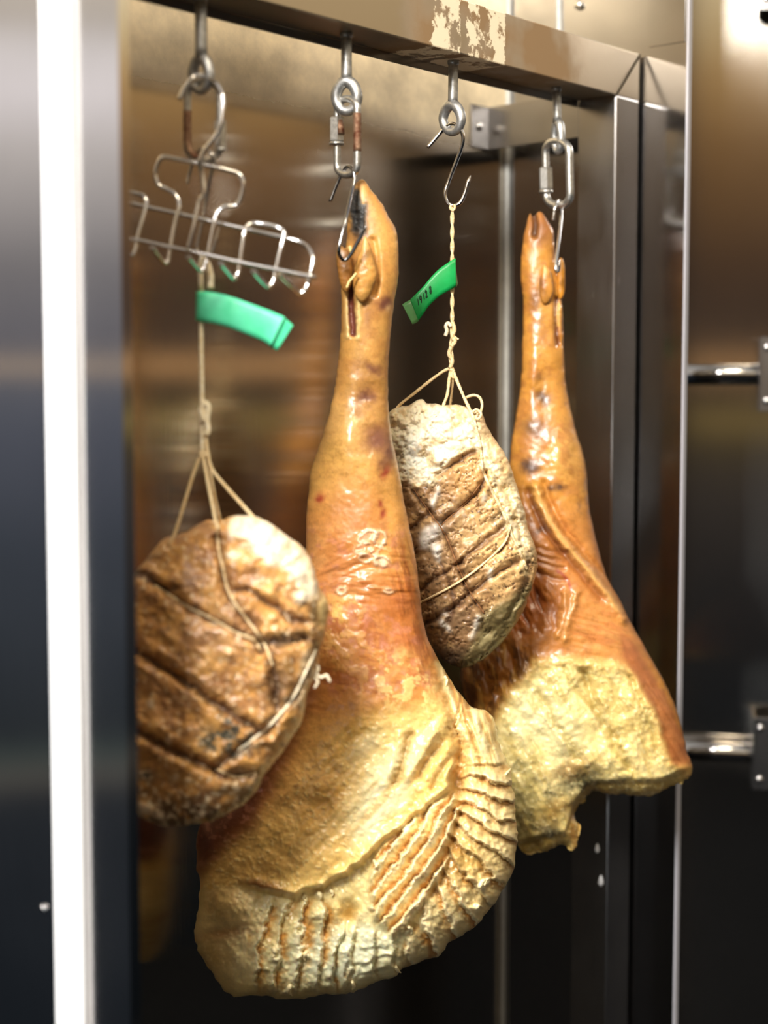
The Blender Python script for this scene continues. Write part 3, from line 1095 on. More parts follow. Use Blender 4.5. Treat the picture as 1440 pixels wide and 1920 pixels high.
        r.D += 3.5 * m_
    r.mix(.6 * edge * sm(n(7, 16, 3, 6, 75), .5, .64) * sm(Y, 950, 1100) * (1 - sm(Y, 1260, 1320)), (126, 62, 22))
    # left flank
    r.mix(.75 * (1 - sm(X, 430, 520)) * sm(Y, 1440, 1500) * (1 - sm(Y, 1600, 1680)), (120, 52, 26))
    r.mix(.6 * (1 - sm(X - (1000 - Y) * -.4, 640, 720)) * 0, (120, 60, 30))
    # --- foot
    hoof = r.reg([(660, 348), (676, 352), (686, 380), (690, 410), (687, 440), (676, 450), (662, 436), (654, 410), (655, 375)], 6, 6)
    r.mix(hoof * sm(med, .25, .45), (26, 25, 25), .75)
    r.D += hoof * (fin - .5) * 9
    r.mix(.6 * r.blob(672, 448, 18, 12), (120, 84, 52))
    r.mix(.8 * r.line([(676, 342), (680, 365), (681, 380)], 4, 1), (228, 184, 118))
    r.mix(.7 * r.blob(675, 343, 9, 7), (150, 105, 60))
    # slit in the shank with pale lips
    slit = r.line([(656, 530), (658, 570), (661, 600), (662, 625)], 7, 2)
    lipm = r.line([(652, 520), (651, 570), (652, 630)], 5, 2) + r.line([(666, 520), (673, 550), (671, 590), (668, 630)], 6, 3)
    r.mix(.8 * lipm, (232, 206, 140), .4)
    r.mix(sm(slit, .35, .7), (92, 40, 26), .35)
    r.mix(.7 * r.blob(659, 600, 4, 26), (150, 92, 70))
    r.D -= 14 * slit * sm(Y, 525, 545)
    r.D += 5 * lipm
    r.mix(.6 * r.blob(728, 578, 5, 9, 20, 3), (226, 186, 130), .5)

    # --- skin relief
    r.D += (big - .5) * 10 * sm(Y, 560, 760) + (fin - .5) * .7
    r.D += 12 * r.blob(655, 830, 34, 60) + 9 * r.blob(700, 880, 26, 70) - 9 * r.blob(700, 820, 22, 30) - 6 * r.blob(690, 740, 26, 22)
    r.D -= 8 * r.line([(700, 450), (706, 490), (708, 520), (702, 552)], 6, 2)
    wr = n(11, 14, 3, 7, 4)
    r.D += (wr - .5) * 9 * r.blob(715, 1080, 80, 60, 0, 4, 2)
    r.D += (n(14, 15, 3, 6, -25) - .5) * 9 * r.blob(640, 1060, 60, 60, 0, 4, 2)
    r.D += (n(7, 16, 3, 6, 75) - .5) * 5 * edge * sm(Y, 950, 1100)
    r.D += 1.2 * fl * (r.blob(640, 1180, 60, 90) + r.blob(760, 1290, 90, 60))
    r.D += 3 * r.blob(695, 1025, 32, 32) * sm(.06 - ring, 0, .06)
    # ---------------------------------------------------------------- cut fat
    fat_poly = [(340, 1690), (372, 1640), (420, 1580), (470, 1560), (500, 1500), (560, 1440), (610, 1390), (680, 1350), (760, 1330), (830, 1330), (826, 1290), (814, 1250), (822, 1236), (850, 1270), (900, 1310), (1000, 1310), (1020, 1900), (340, 1900)]
    fat = r.reg(fat_poly, 34, 16)
    fat_hard = r.reg(fat_poly, 0, 16)
    r.mix(fat, (234, 190, 100), .40)
    r.mix(.75 * r.blob(560, 1470, 110, 120, -40, 14, 1.5) * (Y > 1300), (238, 178, 98), .38)
    # pale face of the fat
    r.mix(.9 * r.blob(735, 1460, 95, 48, -48, 14, 1.5), (244, 230, 176), .36)
    r.mix(.85 * r.blob(700, 1530, 70, 34, -48, 10, 1.5), (242, 232, 182), .36)
    r.mix(.7 * r.blob(690, 1400, 40, 16, -50, 8), (234, 210, 158), .34)
    r.mix(.7 * r.blob(800, 1400, 40, 50, -40, 10), (226, 190, 118), .36)
    r.mix(.45 * fat * sm(n(30, 21, 3, 4, -48), .5, .7) * (Y < 1640), (222, 158, 66))
    r.mix(.7 * r.blob(500, 1620, 100, 40, -10), (228, 172, 90))
    r.mix(.6 * r.blob(560, 1570, 60, 50, -30), (224, 176, 92))
    # folded tongues of fat under the knuckle
    for a, b_, w_, dp in (((770, 1380), (740, 1470), 7, 12), ((830, 1390), (785, 1455), 9, 16), ((845, 1420), (810, 1480), 7, 9)):
        r.D -= dp * r.line([a, b_], w_, 5)
        r.mix(.7 * r.line([a, b_], w_ * .9, 5), (150, 112, 54))
        r.D += dp * .6 * r.line([(a[0] - 18, a[1] - 4), (b_[0] - 18, b_[1])], 10, 5)
    # main step: the flap ends in a ragged edge, the face below is set back
    crease = [(396, 1640), (440, 1648), (485, 1660), (520, 1672), (560, 1676), (610, 1660), (655, 1632), (690, 1606), (715, 1580), (760, 1545), (800, 1512), (838, 1478), (856, 1440)]
    below = r.reg([(330, 1700), (380, 1668)] + crease[2:] + [(866, 1250), (1020, 1250), (1020, 1900), (330, 1900)], 5, 9)
    cl = r.dist(crease, 7)
    dd = np.where(below > .5, cl, 0)
    step = below * np.exp(-dd / 75.) * sm(X, 420, 520)
    r.D -= 34 * step
    r.D += 12 * np.exp(-(cl / 14) ** 2) * (1 - below) * sm(X, 440, 520)
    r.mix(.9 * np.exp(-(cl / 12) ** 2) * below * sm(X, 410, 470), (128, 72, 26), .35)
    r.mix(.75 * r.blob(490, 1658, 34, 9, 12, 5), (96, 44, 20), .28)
    r.mix(.6 * np.exp(-(cl / 9) ** 2) * (1 - below) * sm(X, 520, 560), (236, 206, 120), .38)
    rind_or_shade = r.reg([(350, 1500), (420, 1470), (490, 1400), (550, 1290), (592, 1240), (575, 1330), (525, 1450), (480, 1535), (420, 1590), (378, 1650), (340, 1660)], 26, 14)  # dark rind, with the roast's cast shadow painted in along it
    r.mix(.92 * rind_or_shade, (92, 40, 20), .4)
    r.mix(.5 * rind_or_shade * sm(n(10, 56), .55, .68), (190, 130, 110), .3)
    # lower face colours
    low = below
    r.mix(.85 * low, (226, 204, 134), .38)
    r.mix(.9 * low * r.blob(640, 1790, 130, 60, -8, 16, 2), (224, 226, 188), .32)
    r.mix(.8 * low * r.blob(450, 1760, 60, 80, 0, 16, 2), (240, 218, 158), .38)
    r.mix(.75 * low * r.blob(420, 1690, 60, 40, 20, 12), (224, 174, 92), .38)
    r.mix(.6 * low * r.blob(400, 1790, 40, 50, 0, 12), (196, 150, 76))
    r.mix(.5 * low * r.blob(500, 1700, 70, 30, 10, 12), (222, 212, 170))
    r.D += 14 * r.blob(425, 1700, 40, 30, 15, 8) - 9 * r.blob(430, 1745, 40, 10, -8, 6)
    r.mix(.6 * r.blob(425, 1748, 44, 9, -10, 8), (150, 92, 46))
    r.D -= 16 * r.blob(617, 1745, 20, 22, 0, 4) + 14 * r.blob(652, 1715, 22, 28, 20, 5)
    r.mix(.8 * r.blob(652, 1712, 20, 26, 20, 6), (168, 110, 34), .3)
    r.mix(.7 * r.blob(615, 1752, 16, 16, 0, 4), (140, 124, 84))
    # standing folds of the lower face, fanning out from the knuckle
    lobe = r.reg([(838, 1250), (852, 1330), (856, 1420), (858, 1480), (850, 1540), (836, 1600), (812, 1660), (786, 1720), (760, 1770), (745, 1820), (730, 1860), (1020, 1860), (1020, 1250)], 6, 6)
    th = np.arctan2(Y - 1440, X - 726)
    rad = np.hypot(X - 726, Y - 1440)
    ph = th * 7.4 + .55 * (n(80, 31, 3) - .5) * 2 + .0016 * (rad - 200) + .30 * (fin - .5) + .25 * (n(14, 34) - .5)
    sh, f1 = saw(ph, .12)
    amp = lobe * sm(rad, 120, 165) * sm(th, -.12, .06)
    r.D += amp * (19 * sh * (.5 + 1.0 * n(50, 33)) - 7)
    r.mix(.9 * lobe * sm(th, -.9, -.6), (222, 190, 122), .38)
    r.mix(.8 * lobe * sm(th, .9, 1.25), (206, 184, 124), .38)
    r.mix(.9 * amp * (1 - sm(f1, .02, .5)) * sm(n(40, 55), .25, .55), (158, 92, 28), .3)
    r.mix(.75 * amp * sm(f1, .55, .85), (236, 216, 162), .36)
    r.mix(.75 * lobe * r.blob(835, 1610, 30, 60, 25, 12), (122, 76, 24), .3)
    r.mix(.6 * lobe * r.blob(880, 1620, 46, 40, 25, 12), (170, 124, 46), .3)
    r.mix(.5 * lobe * r.blob(935, 1560, 26, 90, 0, 8), (232, 204, 138))
    # valley between knuckle and lobe
    val = [(828, 1250), (846, 1320), (858, 1390), (860, 1450), (856, 1500), (848, 1560), (832, 1620), (806, 1670)]
    vd = r.dist(val, 6)
    r.D -= 22 * np.exp(-(vd / 15) ** 2)
    r.mix(.7 * np.exp(-(vd / 12) ** 2), (176, 122, 54))
    r.mix(.7 * r.line([(862, 1340), (866, 1420), (866, 1460)], 16, 8), (192, 132, 58))
    # upper lobe: steep fibres
    upl = r.reg([(812, 1240), (830, 1240), (880, 1310), (935, 1340), (938, 1430), (880, 1440), (862, 1360), (838, 1300)], 8, 5)
    fb = n(8, 41, 3, 8, 72)
    r.D += upl * (fb - .5) * 22
    r.mix(.8 * upl, (222, 186, 112), .4)
    r.mix(.7 * upl * sm(fb, .5, .65), (240, 218, 160))
    r.mix(.75 * upl * sm(.45 - fb, 0, .12), (170, 110, 46))
    # long leaves of fat hanging from the knuckle
    leafreg = r.reg([(848, 1484), (862, 1500), (848, 1570), (830, 1640), (800, 1690), (766, 1740), (738, 1760), (700, 1716), (690, 1640), (712, 1590), (760, 1548), (800, 1516)], 6, 6)
    dx, dy = math.cos(math.radians(118)), math.sin(math.radians(118))
    across = -(X - 850) * dy + (Y - 1490) * dx
    along = (X - 850) * dx + (Y - 1490) * dy
    ph2 = across / 25. + .8 * (n(70, 35, 3) - .5) - .0000045 * along ** 2 * 4 + .30 * (fin - .5) + .3 * (n(16, 52) - .5)
    sh2, f2 = saw(ph2, .12)
    r.D += leafreg * (26 * sh2 * (.6 + .8 * n(50, 53)) + 10)
    r.mix(.9 * leafreg, (228, 200, 128), .36)
    r.mix(.95 * leafreg * (1 - sm(f2, .05, .55)), (166, 98, 30), .3)
    r.mix(.8 * leafreg * sm(f2, .5, .75) * (1 - sm(f2, .86, 1)), (238, 222, 168), .34)
    # vertical torn folds in the middle of the lower face
    mid = r.reg([(470, 1685), (560, 1690), (620, 1690), (650, 1760), (640, 1860), (480, 1860), (470, 1780)], 16, 10)
    ph3 = (X - (Y - 1700) * -.16) / 34. + 1.1 * (n(60, 36, 3) - .5) + .3 * (med - .5) + .3 * (fin - .5)
    sh3, f3 = saw(ph3, .14)
    r.D += mid * (21 * sh3 * (.5 + n(40, 54)) - 8)
    r.mix(.9 * mid * (1 - sm(f3, .05, .6)) * sm(n(34, 37), .35, .6), (176, 106, 32), .3)
    r.mix(.7 * mid * sm(f3, .6, .85), (232, 222, 178), .34)
    right = r.reg([(640, 1740), (700, 1740), (760, 1770), (745, 1830), (640, 1860)], 14, 10)
    ph4 = X / 44. + .8 * (n(60, 38, 3) - .5)
    ph4 += .25 * (fin - .5)
    sh4, f4 = saw(ph4, .12)
    r.D += right * (13 * sh4 - 5)
    r.mix(.6 * right * (1 - sm(f4, .02, .2)), (176, 140, 76))
    ph5 = (Y + .2 * X) / 24. + 1.2 * (n(40, 39, 3) - .5)
    sh5, f5 = saw(ph5, .2)
    r.D += r.blob(700, 1800, 50, 30, -10, 8, 2) * (8 * sh5 - 3)
    # frayed crumbs
    cr_ = sm(n(6, 44, 3), .66, .72) * fat
    r.D += 1.6 * cr_ + (fin - .5) * 1.5 * fat + (n(34, 47, 3, 3.5, -48) - .5) * 14 * fat * (1 - below) + (n(22, 49, 3, 2, 80) - .5) * 9 * below + (n(46, 46) - .5) * 12 * fat
    r.mix(.4 * cr_, (242, 222, 160), .5)
    for x, y in ((560, 1682), (572, 1680), (598, 1678), (515, 1780), (520, 1800), (545, 1852), (537, 1862), (575, 1790), (560, 1795), (914, 1652), (906, 1660), (895, 1702), (765, 1745), (700, 1700), (740, 1715)):
        t_ = r.blob(x, y, 7, 5, (x * 7) % 180, 7)
        r.mix(.9 * t_, (244, 230, 180), .5)
        r.D += 10 * t_
    r.mix(.16 * sm(n(5, 45, 2), .6, .75) * (1 - fat), (120, 74, 34))
    r.D += (n(4, 48, 2) - .5) * .5
    r.R = np.clip(r.R + (med - .5) * .2, .22, .8)

    r.C = np.clip(r.C, 0, 1) ** (.96 - .14 * fat)[..., None]
    Lg = thing('ham_leg', 'tall front cured ham leg with trotter, ragged creamy cut fat at its foot end', 'ham', tuple(at(650, 480, Z)), 'cured ham legs hanging on hooks')
    foot = r.reg([(600, 300), (800, 300), (800, 528), (700, 556), (600, 540)], 0, 0)
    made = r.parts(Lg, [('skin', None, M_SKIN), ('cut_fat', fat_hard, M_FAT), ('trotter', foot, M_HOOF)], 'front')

    # dewclaws
    for poly_, col, zz in (([(686, 443), (691, 455), (697, 470), (703, 492), (707, 515), (700, 540), (690, 560), (676, 566), (664, 550), (662, 520), (668, 490), (676, 466), (681, 449)], (196, 142, 70), .034),
                           ([(634, 455), (642, 462), (656, 474), (661, 500), (660, 530), (650, 548), (640, 540), (633, 510), (630, 480)], (150, 100, 44), .030)):
        dq = Relief(poly_, 1.8, Z - zz, hm=40, kf=.9, kb=.8, rough=.6, seed=5, smooth=5)
        dq.mix(1 + 0 * dq.X, col, .42)
        dq.mix(.6 * sm(dq.n(14, 2), .45, .65), tuple(c * .82 for c in col))
        dq.mix(.7 * dq.blob(poly_[0][0], poly_[0][1] + 8, 8, 14), (214, 170, 104))
        dq.mix(.5 * sm(dq.Y, 530, 560), (214, 164, 92))
        dq.D += (dq.n(9, 4) - .5) * 3
        dq.parts(Lg, [('dewclaw', None, M_HOOF)], 'all')
    for q, w_ in (([(898, 1664), (905, 1652), (914, 1648)], 5), ([(908, 1660), (911, 1650), (920, 1646)], 3.5), ([(892, 1704), (897, 1698), (905, 1700)], 4), ([(545, 1846), (541, 1858), (548, 1868)], 6), ([(575, 1784), (570, 1794), (573, 1802)], 5), ([(513, 1776), (516, 1788), (510, 1796)], 5),
                  ([(596, 1672), (601, 1680), (600, 1688)], 5), ([(572, 1676), (569, 1684), (574, 1690)], 4), ([(618, 1668), (624, 1674), (622, 1682)], 4), ([(766, 1738), (772, 1744), (771, 1752)], 4), ([(700, 1612), (706, 1622), (702, 1630)], 4), ([(834, 1268), (838, 1276), (836, 1286)], 3.5), ([(948, 1452), (954, 1446), (958, 1440)], 3), ([(742, 1812), (746, 1820), (752, 1824)], 4), ([(660, 1840), (664, 1850), (660, 1856)], 4)):
        P = r.on(q, .0022, 5)
        tube('fat_shred', P, np.interp(np.arange(len(P)), [0, (len(P) - 1) * .35, len(P) - 1], [.6, 1.0, .15]) * w_ * Z / F, M_SHRED, Lg, 7)
    # pale tendon ends beside the hook
    off = Lg.matrix_basis.translation
    for pts, rr in (([(655, 462), (658, 470), (660, 478)], 3.2), ([(650, 540), (655, 528), (662, 520), (668, 512)], 2.4)):
        P = to3([(x, y, .050) for x, y in spline(pts, 4)], Z)
        tube('tendon', P, rr * Z / F, M_CAULKY, Lg, 8)
    return r


# ------------------------------------------------------------------ rear ham leg
def rear_ham():
    Z = ZH[3] + .0
    poly = [(993, 401), (1000, 408), (1009, 397), (1019, 402), (1029, 418), (1038, 434), (1040, 462), (1043, 490), (1048, 520), (1053, 560), (1056, 597), (1057, 651), (1061, 719), (1070, 766), (1080, 807), (1094, 854), (1101, 902),
            (1104, 942), (1114, 997), (1128, 1051), (1141, 1088), (1162, 1125), (1182, 1166), (1209, 1213), (1236, 1261), (1256, 1301), (1270, 1335), (1283, 1383), (1290, 1416), (1297, 1444), (1292, 1457),
            (1277, 1467), (1243, 1482), (1209, 1493), (1175, 1488), (1148, 1491), (1121, 1484), (1107, 1486), (1094, 1503), (1082, 1512), (1078, 1532), (1087, 1552), (1081, 1579), (1073, 1593), (1053, 1585),
            (1026, 1594), (996, 1603), (980, 1598), (968, 1575), (950, 1530), (925, 1470), (900, 1400), (880, 1330), (866, 1290), (864, 1255), (890, 1200), (922, 1130), (940, 1050), (950, 960), (954, 900), (958, 834), (965, 793), (975, 726), (979, 665), (980, 563), (976, 516), (979, 462), (986, 425)]
    r = Relief(poly, 2.4, Z, hm=150, kf=.78, kb=.22, rough=1.2, rscale=9, seed=13, smooth=5, tilt=-.055, ragged=(1380, 1450, 4.0))
    X, Y = r.X, r.Y
    n = r.n
    big, med, fin = n(60, 61), n(20, 62), n(8, 63)
    r.mix(1 + 0 * X, (186, 126, 50), .38)
    r.mix(.7 * (1 - sm(Y, 420, 480)), (150, 96, 44))
    r.mix(.75 * r.blob(1012, 432, 18, 24), (104, 62, 34))
    r.mix(.6 * r.blob(1020, 640, 26, 130), (204, 146, 66))
    r.mix(.7 * r.blob(1052, 560, 9, 90), (206, 146, 60))
    r.mix(.6 * sm(X, 1050, 1090) * sm(Y, 700, 800) * (1 - sm(Y, 1000, 1080)), (204, 146, 66))
    r.mix(.7 * r.blob(1055, 850, 30, 60), (216, 164, 92), .34)
    r.mix(.6 * sm(Y, 900, 1000) * (1 - sm(Y, 1220, 1300)), (184, 114, 58), .42)
    r.mix(.45 * sm(med, .45, .7), (150, 90, 40))
    for x, y, a, b_, s_ in ((1016, 745, 16, 12, .8), (1012, 710, 12, 10, .4), (1000, 800, 22, 18, .6), (990, 870, 14, 14, .9), (1003, 875, 10, 8, .8), (1033, 916, 10, 8, .85), (1050, 914, 9, 5, .85), (1085, 950, 5, 10, .5), (1022, 990, 9, 6, .85), (1006, 560, 10, 22, .4), (1015, 600, 12, 12, .3)):
        r.mix(s_ * r.blob(x, y, a, b_, 15, 9), (66, 44, 36))
    # ridge running down across the thigh
    ridge = [(1004, 912), (1022, 960), (1050, 1005), (1078, 1040), (1108, 1075), (1140, 1115), (1170, 1160)]
    rd = r.dist(ridge, 3)
    r.D += 14 * np.exp(-(rd / 8) ** 2) + 8 * np.exp(-(r.dist([(1000, 930), (1030, 990), (1060, 1030)], 3) / 6) ** 2) + 7 * np.exp(-(r.dist([(1014, 925), (1044, 985), (1075, 1025)], 3) / 5) ** 2)
    r.D -= 8 * np.exp(-(r.dist([(p[0] + 15, p[1] - 6) for p in ridge[:-1]], 3) / 6) ** 2) + 7 * np.exp(-(r.dist([(p[0] - 14, p[1] + 8) for p in ridge[:-1]], 3) / 6) ** 2)
    r.mix(.75 * np.exp(-(rd / 7) ** 2), (220, 172, 100))
    r.mix(.6 * np.exp(-(r.dist([(p[0] - 14, p[1] + 8) for p in ridge[:-1]], 3) / 6) ** 2), (130, 74, 38))
    # rumpled hollow at the flank
    hol = r.blob(985, 1130, 60, 60, 0, 10, 2)
    wr = n(20, 64, 3, 3, 65)
    r.D += hol * (wr - .5) * 30 - 8 * hol
    r.mix(.8 * hol, (172, 92, 36))
    r.mix(.8 * hol * sm(.48 - wr, 0, .16), (92, 40, 18))
    r.mix(.6 * hol * sm(wr, .55, .7), (206, 134, 62))
    for y in (1032, 1046, 1058, 1080):
        l = r.line([(1000, y - 6), (1028, y), (1058, y + 6)], 4, 5)
        r.D -= 3.5 * l
        r.mix(.4 * l, (138, 78, 42))
    r.mix(.8 * r.line([(1046, 1070), (1062, 1085), (1072, 1105)], 3, 3), (150, 60, 44))
    for q in ([(1080, 1110), (1075, 1140), (1062, 1180), (1060, 1200)], [(1060, 1110), (1058, 1150), (1045, 1190)]):
        l = r.line(q, 7, 5)
        r.D += 8 * l
        r.mix(.5 * l, (224, 164, 96))
    r.mix(.65 * r.blob(1130, 1190, 60, 60, 40), (216, 150, 82))
    r.D += (n(11, 65, 3, 6, 15) - .5) * 8 * r.blob(1120, 1180, 60, 60, 0, 4, 2)
    r.mix(.4 * r.blob(1130, 1190, 70, 60) * sm(n(9, 66, 3, 5, 20), .52, .66), (180, 96, 48))
    # dark torn flank under the hollow
    fl = r.reg([(850, 1250), (900, 1200), (960, 1200), (1010, 1230), (990, 1270), (950, 1310), (930, 1340), (900, 1420), (860, 1340)], 18, 12)
    r.mix(.85 * fl, (150, 92, 32))
    r.mix(.7 * fl * sm(n(14, 67, 4, 3, 80), .5, .6), (70, 38, 16))
    r.mix(.6 * fl * sm(n(12, 68, 4, 3, 80), .56, .66), (206, 160, 78))
    r.D += fl * (n(14, 69, 3, 3, 80) - .5) * 18
    # --- pale cut face
    face = [(930, 1345), (950, 1318), (985, 1275), (1000, 1245), (1040, 1240), (1075, 1236), (1110, 1248), (1150, 1245), (1178, 1252), (1200, 1285), (1222, 1330), (1236, 1370), (1250, 1415), (1265, 1440), (1300, 1440), (1310, 1500), (1090, 1640), (940, 1640), (890, 1400)]
    fat = r.reg(face, 20, 9)
    fat_hard = r.reg(face, 0, 9)
    r.mix(fat, (226, 200, 122), .38)
    r.mix(.8 * fat * r.blob(1000, 1340, 60, 70, 30, 14), (226, 216, 164), .36)
    r.mix(.75 * fat * r.blob(1050, 1390, 50, 60, 40, 14), (218, 206, 150))
    r.mix(.8 * fat * r.blob(1160, 1330, 60, 100, -30, 14), (226, 192, 116))
    r.mix(.6 * fat * r.blob(1200, 1420, 40, 40, 0, 14), (220, 186, 106))
    r.mix(.75 * fat * r.blob(960, 1480, 60, 80, 0, 14), (158, 140, 74))
    r.mix(.5 * fat * sm(n(24, 71, 4, 4, 62), .5, .65), (176, 146, 72))
    r.mix(.5 * fat * sm(n(16, 72, 4, 4, 62), .56, .68), (236, 216, 150))
    r.mix(.5 * fat * sm(n(30, 73, 4), .54, .66) * (1 - sm(X, 1020, 1080)) * sm(Y, 1380, 1420), (112, 100, 58))
    fb = n(26, 74, 3, 5, 62)
    r.D += fat * ((fb - .5) * 18 + (n(46, 75) - .5) * 20)
    for q, w_, dp in (([(1095, 1260), (1112, 1310), (1140, 1370), (1175, 1440)], 8, 14), ([(1010, 1300), (1050, 1370), (1080, 1420)], 7, 9), ([(1060, 1255), (1085, 1300), (1115, 1330)], 6, 9), ([(1180, 1270), (1210, 1340), (1232, 1420)], 6, 8)):
        l = r.line(q, w_, 6)
        r.D -= dp * l
        r.mix(.5 * l, (142, 118, 54))
    lip = r.dist(face[2:14], 9)
    r.D += 8 * np.exp(-(lip / 9) ** 2) * fat
    r.mix(.6 * np.exp(-(lip / 8) ** 2) * fat * sm(med, .35, .6), (236, 200, 122))
    # mouldy notch and ragged lower hem
    notch = r.blob(1090, 1468, 40, 22, -20, 10)
    r.mix(.9 * notch * sm(med, .25, .5), (56, 54, 34), .6)
    r.mix(.55 * r.blob(1075, 1440, 40, 18, -20, 12), (146, 96, 42))
    r.D -= 12 * notch
    r.mix(.7 * r.blob(1150, 1468, 50, 8, -3, 8) * sm(fin, .4, .6), (70, 74, 62), .6)
    hem = sm(Y - np.interp(X, [960, 1060, 1080, 1100, 1120, 1240, 1290], [1580, 1560, 1500, 1470, 1466, 1462, 1440]), -6, 8)
    r.mix(.7 * hem * fat, (170, 132, 56), .45)
    r.mix(.5 * hem * fat * sm(fin, .55, .65), (240, 214, 140))
    r.D -= 10 * hem * fat
    r.mix(.75 * r.blob(1040, 1560, 34, 16, 10, 12) * sm(med, .3, .6), (62, 58, 48), .6)
    r.mix(.6 * r.blob(1045, 1520, 34, 18, -30, 12), (150, 104, 40))
    r.mix(.6 * r.blob(1076, 1560, 9, 34, 0, 6), (170, 104, 34))
    cr_ = sm(n(6, 76, 3), .64, .72) * fat
    r.D += 1.6 * cr_ + (fin - .5) * 1.5 * fat
    r.mix(.5 * cr_, (240, 222, 160), .5)
    # brown rind on the right
    rind_or_shade = r.reg([(1160, 1190), (1184, 1200), (1215, 1250), (1260, 1330), (1300, 1440), (1262, 1436), (1240, 1370), (1222, 1325), (1196, 1270), (1172, 1230)], 8, 5)
    r.mix(.9 * rind_or_shade, (150, 84, 42), .42)
    r.mix(.5 * rind_or_shade * sm(n(9, 77, 3, 6, 60), .52, .66), (186, 118, 66))
    r.mix(.8 * r.blob(1284, 1446, 14, 12), (206, 150, 74))
    # shin relief
    r.D += (big - .5) * 9 + (fin - .5) * .7
    r.D += 9 * r.blob(1050, 850, 24, 60) + 6 * r.blob(1000, 700, 14, 80) - 5 * r.blob(1012, 745, 20, 20)
    # cleft of the toes, tendon slot
    l = r.line([(1001, 400), (1004, 420), (1002, 440)], 5, 1)
    r.D -= 12 * l
    r.mix(.8 * l, (70, 40, 24))
    l = r.line([(1043, 560), (1044, 600), (1046, 645)], 4, 2)
    r.D -= 12 * l
    r.mix(.9 * l, (96, 48, 20))
    r.mix(.8 * r.line([(1047, 570), (1046, 590), (1049, 610)], 3, 3), (222, 176, 96))
    r.mix(.16 * sm(n(5, 78, 2), .6, .75) * (1 - fat), (112, 70, 30))
    r.R = np.clip(r.R + (med - .5) * .2, .22, .8)
    r.C = np.clip(r.C, 0, 1) ** (.98 - .14 * fat)[..., None]
    Lg = thing('ham_leg', 'slimmer rear cured ham leg with trotter and notched pale cut face, beside the steel post', 'ham', tuple(at(1040, 500, Z)), 'cured ham legs hanging on hooks')
    foot = r.reg([(940, 380), (1080, 380), (1080, 545), (1000, 560), (940, 545)], 0, 0)
    r.parts(Lg, [('skin', None, M_SKIN), ('cut_fat', fat_hard * (1 - (rind_or_shade > .5)), M_FAT), ('trotter', foot, M_HOOF)], 'front')
    for poly_, col, zz in (([(1019, 497), (1024, 498), (1032, 508), (1037, 525), (1038, 548), (1030, 566), (1018, 570), (1011, 552), (1012, 525)], (196, 134, 58), .030),
                           ([(1050, 484), (1056, 487), (1059, 502), (1060, 530), (1058, 552), (1050, 562), (1045, 545), (1045, 515), (1047, 495)], (200, 134, 44), .018)):
        dq = Relief(poly_, 1.8, Z - zz, hm=40, kf=.9, kb=.8, rough=.6, seed=6, smooth=5)
        dq.mix(1 + 0 * dq.X, col, .4)
        dq.mix(.6 * sm(dq.n(12, 2), .45, .65), tuple(c * .8 for c in col))
        if col[2] == 58:
            dq.mix(.7 * dq.blob(1010, 530, 9, 20), (110, 64, 34))
        dq.mix(.6 * dq.blob(poly_[0][0] + 3, poly_[0][1] + 6, 6, 10), (214, 160, 90))
        dq.D += (dq.n(9, 4) - .5) * 3
        dq.parts(Lg, [('dewclaw', None, M_HOOF)], 'all')
    return r


M_SHRED = plain('fat_shred', rgb(250, 232, 178), 0.5, 0, 0.1, 200, 0.3)
M_CAULKY = plain('tendon', rgb(232, 208, 140), 0.45, 0, 0.12, 90, 0.3)
HAM1 = front_ham()
HAM2 = rear_ham()
